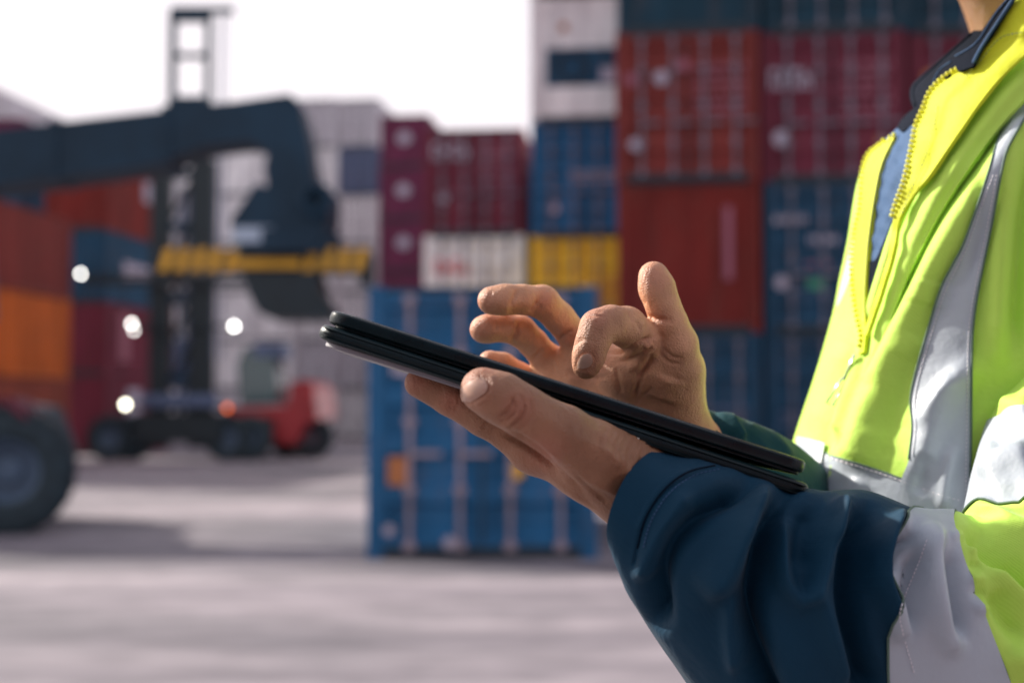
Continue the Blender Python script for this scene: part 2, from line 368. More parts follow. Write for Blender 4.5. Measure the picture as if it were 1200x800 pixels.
# unseen row added behind the camera to cut skylight on the near side
shade_row = ['maroon teal red deepblue', 'blue maroon rust teal', 'deepblue red maroon maroon', 'teal teal orange blue', 'red blue deepblue maroon', 'maroon deepblue teal red', 'rust maroon blue teal', 'blue red teal deepblue']
shade_stacks = ['leftmost stack', 'second stack from left', 'third stack from left', 'fourth stack from left', 'fourth stack from right', 'third stack from right', 'second stack from right', 'rightmost stack']
for k, cc_ in enumerate(shade_row):
    z = 0; x_ = -11.0+k*2.62
    for i, c in enumerate(cc_.split()[:2]):
        container(x_+WD, -6.5, z, H1, 12.19, M[c], 'plain', f"{LBL[c]} container, {ORD[i]} in the {shade_stacks[k]} of the added shading row", 'stacked shipping containers', rz=math.pi); z += H1+.012
# left stacks: their long sides face the yard
def side_stack(px, d, levels, where, L):
    x = gx(px, d)-WD*math.cos(YAW); d = d+WD*math.sin(YAW); z = 0
    for i, (c, H, mk_) in enumerate(levels):
        o = container(x, d, z, H, L, M[c], 'plain', f"{LBL[c]} side-on container, {ORD[i]} in {where}", 'stacked shipping containers', rz=-YAW)
        for (yy, zz, w_, h_, mm) in mk_:
            MB().box((WD-.031, yy, zz), (WD-.014, yy+w_, zz+h_)).build('marking', M[mm], o)
        z += H+.012
side_stack(-15, 72, [(c, H1, []) for c in 'grey white grey white grey white grey'.split()], 'the pale stack rising above the boom', 12.19)
side_stack(20, 55, [(c, H1, []) for c in 'maroon red maroon deepblue purple'.split()], 'the stack half hidden by the boom', 12.19)
side_stack(-170, 34.5, [('rust', H1, []), ('orange', H1, []), ('brick', H1, [(4.2, .3, .9, 2.0, 'pinkmark')])], 'the left-edge stack behind the big tyre', 12.19)
side_stack(125, 51, [('maroon', H2, [(2.0, 1.2, 1.3, 1.2, 'mark')]), ('maroon', H1, [(1.2, .5, .9, 1.8, 'pinkmark')]), ('deepblue', H1, [(1.5, .9, 3.5, .7, 'mark')]), ('red', H1, [(3.4, 1.5, 2, .8, 'mark')])], 'the side-on stack beside the lift mast', 6.06)

# ------------------------------------------------------------ near reach stacker (wheel, boom and spreader in view)
def tyre_wheel(parent, c, r, wd, off, rimr=.5, rim_m=None):
    c = Vector(c)-Vector(off); wh = empty('wheel', c); wh.parent = parent
    for k in ('label',):
        if k in wh: del wh[k]
    t = MB(); h = wd/2
    t.lathe((0, 0, 0), (0, 1, 0), [(-h*.8, r*rimr), (-h, r*.62), (-h*1.02, r*.82), (-h*.9, r*.95), (-h*.7, r), (h*.7, r), (h*.9, r*.95), (h*1.02, r*.82), (h, r*.62), (h*.8, r*rimr)], 40)
    for i in range(26):
        a = 2*math.pi*i/26
        for s_ in (-1, 1):
            n0 = len(t.v); t.box((-.045, .02 if s_ > 0 else -h*.92, r*.97), (.045, h*.92 if s_ > 0 else -.02, r*1.025))
            for j in range(n0, len(t.v)):
                x, y, z = t.v[j]; x += y*s_*.25
                t.v[j] = (x*math.cos(a+.06*s_)+z*math.sin(a+.06*s_), y, -x*math.sin(a+.06*s_)+z*math.cos(a+.06*s_))
    t.build('tyre', M['tyre'], wh)
    q = MB(); q.lathe((0, 0, 0), (0, 1, 0), [(-h*.8, r*rimr*1.02), (-h*.75, r*rimr*.9), (-h*.3, r*rimr*.8), (-h*.25, r*rimr*.45), (-h*.55, r*rimr*.4), (-h*.6, 0.01)], 32)
    q.lathe((0, 0, 0), (0, 1, 0), [(h*.6, .01), (h*.25, r*rimr*.8), (h*.8, r*rimr*1.02)], 32)
    for i in range(10):
        a = 2*math.pi*i/10; q.cyl((r*rimr*.62*math.cos(a), -h*.35, r*rimr*.62*math.sin(a)), (r*rimr*.62*math.cos(a), -h*.22, r*rimr*.62*math.sin(a)), .025, 6)
    q.build('rim', rim_m or M['rim'], wh)
    return wh
def zp(py, d): return float(P(600, py, d)[2])
def reach_stacker():
    d = 18.3; o0 = (gx(-60, d), d+1.2, 0)
    t = empty('reach_stacker', o0, label='dark blue reach stacker reaching its long boom in from the left edge', cat='reach stacker')
    K = lambda px, py: (gx(px, d), zp(py, d))
    r = .80
    tyre_wheel(t, (gx(13, d), d, r), r, .62, o0).rotation_euler.z = R(14); tyre_wheel(t, (gx(13, d)-1.15, d+2.8, r), r, .62, o0).rotation_euler.z = R(14)
    tyre_wheel(t, (gx(13, d)-5.6, d+.2, .75), .75, .55, o0); tyre_wheel(t, (gx(13, d)-5.6, d+2.7, .75), .75, .55, o0)
    b = MB(); x1 = gx(30, d)
    b.prism([(x1-7.4, .75), (x1-.6, .75), (x1-.1, 1.0), (x1-.35, 1.62), (x1-1.3, 1.75), (x1-4.5, 1.8), (x1-5.2, 2.3), (x1-7.4, 2.3)], d+.45, d+2.6)
    b.build('chassis', M['steel'], t, off=o0)
    f = MB(); f.prism([(x1-2.0, 1.64), (x1-.15, 1.64), (x1+.12, 1.45), (x1+.12, 1.51), (x1-.1, 1.74), (x1-2.0, 1.74)], d-.3, d+.44); f.build('mudguard', M['maroon'], t, off=o0)
    c = MB(); c.prism([(x1-4.4, 1.85), (x1-2.6, 1.85), (x1-2.5, 2.6), (x1-2.9, 3.4), (x1-4.4, 3.4)], d+.2, d+1.2); c.build('cab', M['glass'], t, off=o0)
    D9 = d+.9; g2 = lambda px: gx(px, D9); z2 = lambda py: zp(py, D9); K = lambda px, py: (g2(px), z2(py))
    # boom: tapered box rising to the right, with the head bent down
    bm_ = MB(); pl = [K(-420, 268), K(-420, 196), K(-5, 149), K(192, 126), K(196, 123), K(268, 117), K(338, 107), K(349, 118), K(359, 160), K(366, 205), K(362, 220), K(312, 220), K(308, 196), K(312, 178), K(300, 166), K(285, 163), K(240, 168), K(192, 184), K(186, 190), K(0, 216)]
    bm_.prism(pl, d+.85, d+1.75); bm_.build('boom', M['steel'], t, off=o0)
    for px, py0, py1 in ((192, 124, 186), (60, 141, 208)):
        a = K(px, py0); c2 = K(px, py1)
        MB().prism([(a[0]-.06, c2[1]-.02), (a[0]+.06, c2[1]-.02), (a[0]+.06, a[1]+.03), (a[0]-.06, a[1]+.03)], d+.82, d+1.78).build('boom_collar', M['steel'], t, off=o0)
    for yy in (d+.55, d+1.9): MB().tube([(x1-2.6, yy, 1.6), (x1-1.2, yy, 2.9), (*[K(-60, 205)[0]], yy, K(-60, 205)[1])], .13, 10).build('lift_cylinder', M['rod'], t, off=o0)
    rt = MB(); rt.prism([K(312, 219), K(300, 216), K(290, 232), K(272, 258), K(272, 268), K(283, 290), K(372, 290), K(383, 262), K(387, 248), K(387, 221), K(372, 214), K(362, 219)], d+.7, d+1.9)
    rt.lathe((g2(372), d+.7, z2(236)), (0, -1, 0), [(0, .24), (.14, .24), (.16, .15), (.05, .1)], 18)
    rt.cyl((g2(330), d+1.3, z2(296)), (g2(330), d+1.3, z2(270)), .75, 20)
    rt.build('rotator', M['steel'], t, off=o0)
    MB().box((g2(276), d+.6, z2(286)), (g2(322), d+.69, z2(268))).build('side_plate', M['panel'], t, off=o0)
    hz = MB(); MB().box((g2(184), d+.9, z2(316)), (g2(432), d+1.7, z2(291))).build('spreader_beam', M['hazk'], t, off=o0)
    x = g2(184); z0, z1 = z2(317), z2(290); xe = g2(432); st = .125; k = 0
    while x < xe-.1:
        q = (x-g2(184))/(xe-g2(184))
        if not (.36 < q < .66):
            MB().add([(x, d+.885, z0), (x+st, d+.885, z0), (x+st+.10, d+.885, z1), (x+.10, d+.885, z1), (x, d+.898, z0), (x+st, d+.898, z0), (x+st+.10, d+.898, z1), (x+.10, d+.898, z1)],
                     [(0,1,2,3),(7,6,5,4),(0,4,5,1),(1,5,6,2),(2,6,7,3),(3,7,4,0)]).build('hazard_stripe', M['hazy'], t, off=o0)
        x += st*1.75
    MB().box((g2(272), d+.84, z2(314)), (g2(352), d+.884, z2(303))).build('beam_plate', M['hazy'], t, off=o0)
    MB().prism([K(284, 319), K(292, 345), K(304, 366), K(318, 373), K(386, 373), K(388, 360), K(374, 340), K(372, 319)], d+.8, d+1.8).build('locking_frame', M['darksteel'], t, off=o0)
    for px in (190, 426): MB().box((g2(px)-.08, d+.95, z2(330)), (g2(px)+.08, d+1.6, z2(317))).build('twist_lock', M['darksteel'], t, off=o0)
reach_stacker()

# ------------------------------------------------------------ far empty-container handler with tall mast
def mast_truck():
    d = 45.0; o0 = (gx(220, d), d+2, 0)
    t = empty('container_handler', o0, label='red container handler with a very tall dark mast and lit lamps in mid yard', cat='container handler')
    X = lambda px: gx(px, d)
    Z = lambda py: zp(py, d)
    for nm, (a, b_, y0, y1) in enumerate([(174, 195, 186, 524), (221, 247, 186, 524)]): MB().box((X(a), d, Z(y1)), (X(b_), d+.6, Z(y0))).build('mast_upright', M['darksteel'], t, off=o0)
    for (a, b_) in ((191, 199), (234, 241)): MB().box((X(a), d+.2, Z(200)), (X(b_), d+.5, Z(4))).build('inner_mast', M['steel'], t, off=o0)
    for (y0, y1) in ((2, 17), (56, 61), (108, 124), (196, 206), (258, 268), (345, 356), (438, 448)):
        MB().box((X(193), d+.1, Z(y1)), (X(240), d+.45, Z(y0))).build('cross_bar', M['steel'], t, off=o0)
    MB().box((X(193), d+.15, Z(7)), (X(268), d+.4, Z(0))).build('crown_beam', M['steel'], t, off=o0)
    for px in (252, 259): MB().cyl((X(px), d+.3, Z(5)), (X(px-4), d+.3, Z(420)), .035, 6).build('hoist_chain', M['slate'], t, off=o0)
    for yy in range(6):
        z_ = Z(500)+yy*(Z(200)-Z(500))/6; z3 = Z(500)+(yy+1)*(Z(200)-Z(500))/6; MB().tube([(X(195), d+.5, z_), (X(221), d+.5, z3)], .07, 6).build('brace', M['darksteel'], t, off=o0)
    for (px) in (205, 214): MB().cyl((X(px), d+.7, Z(500)), (X(px), d+.7, Z(215)), .09, 8).build('hoist_cylinder', M['slate'], t, off=o0)
    MB().box((X(160), d-.2, Z(518)), (X(262), d+1.4, Z(484))).build('front_axle', M['darksteel'], t, off=o0)
    MB().box((X(168), d-.3, Z(478)), (X(256), d-.05, Z(462))).build('carriage', M['slate'], t, off=o0)
    MB().box((X(98), d-.25, Z(334)), (X(290), d+.05, Z(326))).build('spreader_arm', M['darksteel'], t, off=o0)
    r = .72
    for (px, dd) in ((128, .3), (150, .5), (267, .2), (290, .4)): 
        tyre_wheel(t, (X(px), d+dd, r), r, .5, o0)
    tyre_wheel(t, (X(349), d+3.2, r), r, .5, o0, rim_m=M['rod']); tyre_wheel(t, (X(300), d+6.5, r), r, .5, o0)
    MB().prism([(X(256), Z(489)), (X(256), Z(477)), (X(330), Z(475)), (X(334), Z(447)), (X(352), Z(444)), (X(362), Z(452)), (X(366), Z(492)), (X(350), Z(496)), (X(336), Z(522)), (X(312), Z(518)), (X(306), Z(490))], d+1.2, d+6.4).build('body', M['machred'], t, off=o0)
    MB().box((X(246), d+1, Z(522)), (X(314), d+6, Z(490))).build('chassis', M['darksteel'], t, off=o0)
    MB().prism([(X(270), Z(474)), (X(266), Z(425)), (X(274), Z(404)), (X(306), Z(402)), (X(314), Z(430)), (X(318), Z(474))], d+1.6, d+3.4).build('cab', M['glass'], t, off=o0)
    MB().box((X(286), d+1.55, Z(416)), (X(322), d+3.4, Z(399))).build('cab_roof', M['slate'], t, off=o0)
    MB().box((X(352), d+1.0, Z(474)), (X(363), d+1.19, Z(446))).build('engine_cover', M['machred'], t, off=o0)
    for i, (px, py, rr, mm) in enumerate([(98, 322, 0.07, 'lamp'), (158, 380, 0.07, 'lamp'), (161, 388, 0.05, 'lamp'), (277, 383, 0.08, 'lamp'), (152, 474, 0.09, 'lampy'), (270, 478, 0.10, 'lampo')]):
        lp = MB(); lp.lathe((X(px), d-.35, Z(py)), (0, -1, 0), [(0, .02), (0, rr*1.15), (.10, rr*1.15), (.10, rr)], 18); hl = lp.build('work_lamp', M['darksteel'], t, off=o0)
        l2 = MB(); l2.lathe((X(px), d-.46, Z(py)), (0, -1, 0), [(0, rr*.8), (.01, rr*.5), (.025, .001)], 18); l2.build('lamp_lens', M[mm], hl, off=o0)
        MB().box((min(X(px), X(184)), d-.3, Z(py)-.05), (max(X(px), X(184)), d-.18, Z(py)+.05)).build('lamp_bracket', M['darksteel'], t, off=o0)
mast_truck()
# ------------------------------------------------------------ worker
bio = lambda *a: None
def smin(a, b, k):
    h = np.maximum(k-np.abs(a-b), 0)/k
    return np.minimum(a, b)-h*h*h*k/6
def cone(X, a, b, r1, r2):
    """distance to a round cone"""
    a = np.asarray(a, np.float32); b = np.asarray(b, np.float32); ba = b-a; l2 = float(ba@ba); rr = r1-r2; a2 = max(l2-rr*rr, 1e-9); il2 = 1/l2
    pa = X-a; y = pa@ba; z = y-l2; t = pa*l2-ba*y[..., None]; x2 = np.einsum('...i,...i', t, t); y2 = y*y*l2; z2 = z*z*l2
    k = math.copysign(1, rr)*rr*rr*x2 if rr else 0*x2
    out = (np.sqrt(x2*a2*il2)+y*rr)*il2-r1
    m1 = np.sign(z)*a2*z2 > k; m2 = (np.sign(y)*a2*y2 < k) & ~m1
    out = np.where(m1, np.sqrt(x2+z2)*il2-r2, out); out = np.where(m2, np.sqrt(x2+y2)*il2-r1, out)
    return out
def ell(X, c, ax, r):
    """ellipsoid, ax = 3 unit axes"""
    q = (X-np.asarray(c, np.float32))@np.asarray(ax, np.float32).T/np.asarray(r, np.float32)
    k0 = np.sqrt((q*q).sum(-1))+1e-9; k1 = np.sqrt(((q/np.asarray(r, np.float32))**2).sum(-1))+1e-9
    return k0*(k0-1)/k1
def nets(fn, lo, hi, h):
    """surface nets: isosurface of fn as quads"""
    ax = [np.arange(lo[i], hi[i]+h, h, dtype=np.float32) for i in range(3)]
    sh = [len(a) for a in ax]
    Fv = np.empty(sh, np.float32)
    for i0 in range(0, sh[0], 24):
        g = np.stack(np.meshgrid(ax[0][i0:i0+24], ax[1], ax[2], indexing='ij'), -1)
        Fv[i0:i0+24] = fn(g)
    Sg = Fv < 0
    c = [Sg[i:sh[0]-1+i, j:sh[1]-1+j, k:sh[2]-1+k] for i in (0, 1) for j in (0, 1) for k in (0, 1)]
    cnt = sum(x.astype(np.int8) for x in c); act = (cnt > 0) & (cnt < 8)
    idx = -np.ones(act.shape, np.int64); ids = np.argwhere(act); idx[act] = np.arange(len(ids))
    acc = np.zeros((len(ids), 3)); num = np.zeros(len(ids)); I, J, K = ids.T
    cr = [(i, j, k) for i in (0, 1) for j in (0, 1) for k in (0, 1)]
    for p in cr:
        for q in cr:
            if sum(abs(p[t]-q[t]) for t in range(3)) == 1 and p < q:
                fa = Fv[I+p[0], J+p[1], K+p[2]]; fb = Fv[I+q[0], J+q[1], K+q[2]]
                m = (fa < 0) != (fb < 0); t = np.where(m, fa/np.where(m, fa-fb, 1), 0)
                pt = np.array(p)+(np.array(q)-np.array(p))*t[:, None]
                acc += pt*m[:, None]; num += m
    V = (ids+acc/num[:, None])*h+np.array(lo)
    Q = []
    for d in range(3):
        sl0 = [slice(None)]*3; sl1 = [slice(None)]*3; sl0[d] = slice(0, -1); sl1[d] = slice(1, None)
        A = Sg[tuple(sl0)]; B = Sg[tuple(sl1)]; e = np.argwhere(A != B); e = e[np.all([(e[:, t] > 0) & (e[:, t] < sh[t]-1) for t in range(3) if t != d], axis=0)]
        u, v = [(1, 2), (2, 0), (0, 1)][d]
        def cell(du, dv):
            f = e.copy(); f[:, u] -= du; f[:, v] -= dv; return idx[f[:, 0], f[:, 1], f[:, 2]]
        q = np.stack([cell(0, 0), cell(1, 0), cell(1, 1), cell(0, 1)], 1); ins = A[e[:, 0], e[:, 1], e[:, 2]]
        q[~ins] = q[~ins][:, ::-1]; Q.append(q)
    return V, np.concatenate(Q)
def vnormals(V, Q):
    a = V[Q[:, 2]]-V[Q[:, 0]]; b = V[Q[:, 3]]-V[Q[:, 1]]; n = np.cross(a, b); N = np.zeros_like(V)
    for k in range(4): np.add.at(N, Q[:, k], n)
    return N/(np.linalg.norm(N, axis=1)[:, None]+1e-12)
def relax(V, Q, it=3, lam=.5):
    for _ in range(it):
        s = np.zeros_like(V); c = np.zeros(len(V))
        for k in range(4):
            a = Q[:, k]; b = Q[:, (k+1) % 4]
            np.add.at(s, a, V[b]); np.add.at(s, b, V[a]); np.add.at(c, a, 1); np.add.at(c, b, 1)
        V = V+lam*(s/c[:, None]-V)
    return V
def dist_poly(x, y, pts):
    """distance in the picture plane to a traced line, and position along it 0..1"""
    best = np.full(x.shape, 1e9); par = np.zeros(x.shape); n = len(pts)-1
    for i in range(n):
        (x0, y0), (x1, y1) = pts[i], pts[i+1]; dx, dy = x1-x0, y1-y0; L = dx*dx+dy*dy+1e-9
        t = np.clip(((x-x0)*dx+(y-y0)*dy)/L, 0, 1); d = np.hypot(x-x0-t*dx, y-y0-t*dy); m = d < best
        best = np.where(m, d, best); par = np.where(m, (i+t)/n, par)
    return best, par
def curve(pts, sub=6):
    """Catmull-Rom through traced points"""
    p = [np.array(q, float) for q in pts]; p = [2*p[0]-p[1]]+p+[2*p[-1]-p[-2]]; out = []
    for i in range(1, len(p)-2):
        for k in range(sub):
            t = k/sub; out.append(.5*((2*p[i])+(p[i+1]-p[i-1])*t+(2*p[i-1]-5*p[i]+4*p[i+1]-p[i+2])*t*t+(3*p[i]-p[i-1]-3*p[i+1]+p[i+2])*t**3))
    out.append(p[-2]); return out
def sculpt(V, Q, strokes, front=True, N=None):
    """strokes: (points, width px, height mm [, fade]) pushed along the normal on the side towards the yard's camera side"""
    if N is None: N = vnormals(V, Q)
    x, y, d = proj(V); vd = (V-CP)/np.linalg.norm(V-CP, axis=1)[:, None]; fac = -(N*vd).sum(1)
    g = np.clip((fac+.02)/.4, 0, 1); D = np.zeros(len(V))
    for st in strokes:
        pts, wd, hgt = st[:3]; pts = [tuple(q) for q in curve(pts, 4)] if len(pts) > 2 else pts
        ds, t = dist_poly(x, y, pts)
        fade = np.clip(np.minimum(t, 1-t)*5+.15, 0, 1) if not (len(st) > 3 and st[3]) else 1
        D += hgt*.001*np.exp(-(ds/wd)**2)*fade
    return V+N*(D*g)[:, None]

from mathutils import noise as mn
def crumple(V, Q, amp, sc):
    N = vnormals(V, Q); d = np.array([mn.noise(Vector((v[0]*sc, v[1]*sc, v[2]*sc*.45+v[0]*sc*.3))) for v in V]); return V+N*(d*amp)[:, None]
# ---- left hand (near), thumb over the tablet's edge
KD = [1.0]
def chainf(X, pts, k=.004):
    f = None
    for (a, b) in zip(pts[:-1], pts[1:]):
        c = cone(X, P(a[0], a[1], a[2]*KD[0]), P(b[0], b[1], b[2]*KD[0]), a[3]*.001*KD[0], b[3]*.001*KD[0]); f = c if f is None else smin(f, c, k)
    return f
def left_hand(X):
    palm = None
    for a, b in [((752, 573, .738, 21), (690, 545, .732, 15)), ((752, 573, .738, 21), (672, 525, .714, 13.5)), ((752, 560, .760, 21), (672, 522, .770, 15)), ((752, 560, .765, 20), (700, 528, .800, 14)),
                 ((690, 549, .728, 15), (628, 523, .744, 12.3)), ((672, 522, .770, 15), (640, 508, .768, 13)), ((672, 522, .770, 15), (655, 505, .790, 13)), ((700, 528, .800, 14), (690, 512, .808, 13)),
                 ((860, 640, .757, 24), (752, 568, .747, 22)), ((628, 523, .744, 12), (655, 505, .790, 13)), ((655, 505, .79, 13), (690, 512, .808, 13)),
                 ((810, 600, .748, 20), (745, 562, .735, 20))]:
        c = chainf(X, [a, b]); palm = c if palm is None else smin(palm, c, .016)
    idxf = chainf(X, [(628, 523, .744, 12), (598, 507, .744, 10.0), (566, 489, .743, 9.5), (527, 467, .742, 8.6), (491, 449, .742, 7.6)])
    mid = chainf(X, [(640, 508, .768, 12), (575, 478, .768, 9.8), (540, 462, .768, 9), (500, 445, .768, 8)])
    ring = chainf(X, [(655, 505, .79, 12), (600, 475, .792, 9.4), (575, 462, .792, 8.7), (545, 449, .792, 7.8)])
    pin = chainf(X, [(690, 512, .808, 11.5), (650, 490, .815, 8.5), (625, 480, .815, 7.8), (605, 470, .815, 7)])
    th = chainf(X, [(738, 556, .732, 20), (694, 530, .711, 16.0), (660, 508, .699, 13.6), (634, 494, .697, 11.9), (612, 481, .696, 12.0), (588, 467, .697, 12.2), (566, 457, .698, 11.2)], .006)
    th = smin(th, ell(X, P(585, 468, .6925), AX(28), (.017, .0100, .010)), .004)
    f = smin(palm, th, .007)
    for q in (idxf, mid, ring, pin): f = np.minimum(f, smin(palm, q, .008))
    return f
def AX(deg):
    """image-plane axes turned by deg (clockwise), plus view axis"""
    c, s = math.cos(R(deg)), math.sin(R(deg)); return np.array([RT*c-UP*s, RT*s+UP*c, FW])
def bbox(pts, pad):
    W = np.array([P(a, b, c) for a, b, c in pts]); return W.min(0)-pad, W.max(0)+pad
lo, hi = bbox([(480, 440, .69), (865, 650, .745), (560, 440, .82), (690, 600, .82)], .03)
VL, QL = nets(left_hand, lo, hi, .0009)
VL = relax(VL, QL, 3)
tw = 2.0
VL = sculpt(VL, QL, [(q[0], q[1], q[2]*(1 if len(q) > 3 else 2.2))+tuple(q[3:]) for q in [
    # knuckle wrinkles of the thumb
    ([(606, 462), (612, 476), (606, 490), (594, 499)], 7, .45, 1), ([(600, 466), (603, 478), (597, 489), (588, 494)], 2.4, -.8, 1), ([(611, 465), (615, 479), (609, 492), (598, 501)], 2.6, -1.0, 1), ([(621, 470), (624, 484), (617, 498), (606, 506)], 2.6, -.8, 1), ([(594, 470), (595, 479), (590, 486)], 2, -.5, 1),
    ([(640, 490), (662, 505), (690, 522), (720, 540)], 9, .9, 1), ([(655, 530), (690, 548), (722, 562)], 9, -.7, 1), ([(660, 497), (668, 510), (668, 524)], 5, -.5, 1), ([(548, 484), (556, 490), (566, 500)], 8, .6, 1),
    ([(604, 464), (596, 480), (584, 490)], 2.2, -.55), ([(610, 467), (603, 484), (592, 497)], 2.2, -.45), ([(617, 470), (609, 489), (598, 501)], 2.4, -.5), ([(623, 474), (616, 492), (606, 502)], 2, -.3),
    ([(598, 470), (592, 478), (588, 486)], 2, .3), ([(612, 476), (606, 489)], 2.2, .35),
    # groove round the nail
    ([(540, 456), (537, 464), (540, 472), (552, 470), (564, 463), (571, 456), (572, 447), (563, 442)], 2.4, -.75, 1), ([(576, 442), (578, 452), (573, 463), (560, 473)], 3.0, .35, 1),
    # the fold between the thumb's ball and the palm
    ([(592, 504), (612, 516), (632, 530), (650, 548), (668, 566), (690, 584)], 4.5, -1.3), ([(588, 508), (612, 521), (634, 537), (660, 562)], 3, -1.0),
    ([(672, 552), (690, 572), (715, 590)], 3, -.5), ([(640, 548), (664, 572), (700, 596)], 3, -.4),
    # tendon and veins on the back, long wrinkles by the wrist
    ([(700, 505), (725, 525), (740, 548)], 4, .5, 1), ([(676, 556), (700, 568), (725, 578)], 2.6, .45, 1), ([(696, 520), (716, 534), (728, 552)], 2.4, .35, 1), ([(668, 500), (662, 514), (664, 528)], 2.2, -.5, 1), ([(680, 502), (674, 518), (676, 532)], 2.2, -.4, 1),
    ([(736, 508), (727, 530), (724, 552)], 2.2, -.5, 1), ([(750, 515), (742, 538), (738, 560)], 2.2, -.5, 1), ([(764, 522), (757, 545), (752, 566)], 2.2, -.5, 1), ([(720, 500), (728, 506), (740, 508)], 2.4, -.6, 1),
    # lines over the wrist
    ([(712, 500), (704, 514), (700, 530)], 2.5, -.35), ([(730, 506), (722, 522), (718, 540)], 2.5, -.4), ([(745, 512), (738, 530), (732, 552)], 2.5, -.35), ([(757, 520), (750, 540), (744, 562)], 2.5, -.4), ([(722, 504), (712, 518)], 2, -.3),
    ([(690, 560), (720, 575), (735, 590)], 6, .8), ([(700, 520), (730, 545), (745, 570)], 7, .8),
    # creases on the index finger below
    ([(532, 468), (528, 480)], 2.2, -.5), ([(537, 470), (533, 483)], 2.2, -.4), ([(572, 492), (566, 503)], 2.4, -.4), ([(528, 466), (525, 478)], 2, -.3),
]])
# ---- right hand (far), palm towards the camera, thumb up, index finger tapping
def right_hand(X):
    KD[0] = 1.04
    palm = None
    for a, b in [((790, 520, .862, 20), (775, 432, .842, 15)), ((790, 500, .862, 19), (720, 426, .858, 13.5)), ((780, 520, .870, 19), (683, 430, .872, 13)), ((770, 530, .875, 18), (650, 448, .884, 12.5)),
                 ((760, 530, .880, 17), (640, 485, .894, 12)), ((775, 432, .842, 15), (720, 426, .858, 13.5)), ((720, 426, .858, 13.5), (683, 430, .872, 13)), ((683, 430, .872, 13), (652, 446, .884, 12.5)), ((652, 446, .884, 12.5), (640, 485, .894, 12)),
                 ((870, 570, .888, 27), (790, 520, .864, 22)), ((735, 470, .862, 14), (690, 470, .872, 13)), ((748, 432, .838, 12), (740, 470, .856, 13)), ((764, 420, .832, 12), (727, 438, .843, 13)),
                 ((798, 500, .858, 13), (800, 435, .838, 12.5))]:
        c = chainf(X, [a, b]); palm = c if palm is None else smin(palm, c, .016)
    th = chainf(X, [(796, 478, .846, 13), (797, 430, .832, 12.2), (793, 404, .826, 12.2), (784, 378, .822, 10.3), (777, 358, .820, 9.6), (770, 338, .820, 10.2), (766, 324, .821, 8.8)], .005)
    th = smin(th, ell(X, P(769, 340, .8165*1.04), AX(70), (.015, .0085, .008)), .004)
    idx_ = chainf(X, [(762, 420, .838, 12.5), (752, 398, .822, 11.6), (734, 383, .806, 11.2), (716, 379, .797, 9.9), (701, 384, .792, 10.0), (694, 402, .790, 9.0), (690, 417, .791, 8.7), (687, 428, .792, 7.8)], .005)
    mid = chainf(X, [(690, 428, .872, 12), (676, 398, .866, 10.0), (655, 372, .858, 9.3), (636, 354, .850, 9.9), (612, 351, .842, 8.6), (592, 351, .838, 8.9), (576, 352, .836, 8.3)], .004)
    mid = smin(mid, ell(X, P(586, 353, .834*1.04), AX(0), (.012, .0082, .008)), .003)
    ring = chainf(X, [(652, 446, .884, 11.6), (640, 420, .878, 9.6), (625, 402, .868, 8.8), (610, 388, .862, 9.4), (592, 384, .854, 8.3), (572, 385, .850, 8.3), (566, 386, .850, 8.0)], .004)
    pin = chainf(X, [(640, 485, .894, 10.5), (620, 455, .890, 8.6), (608, 440, .884, 8.2), (590, 428, .880, 7.6), (574, 424, .878, 7.2)], .004)
    web = chainf(X, [(768, 412, .840, 9), (790, 428, .838, 10)])
    f = smin(palm, th, .010); f = smin(f, web, .006)
    for q in (idx_, mid, ring, pin): f = np.minimum(f, smin(palm, q, .007))
    return f
lo, hi = bbox([(545, 320, .80), (880, 580, .93), (640, 500, .945), (770, 300, .84)], .018)
VR, QR = nets(right_hand, lo, hi, .0010)
VR = relax(VR, QR, 3)
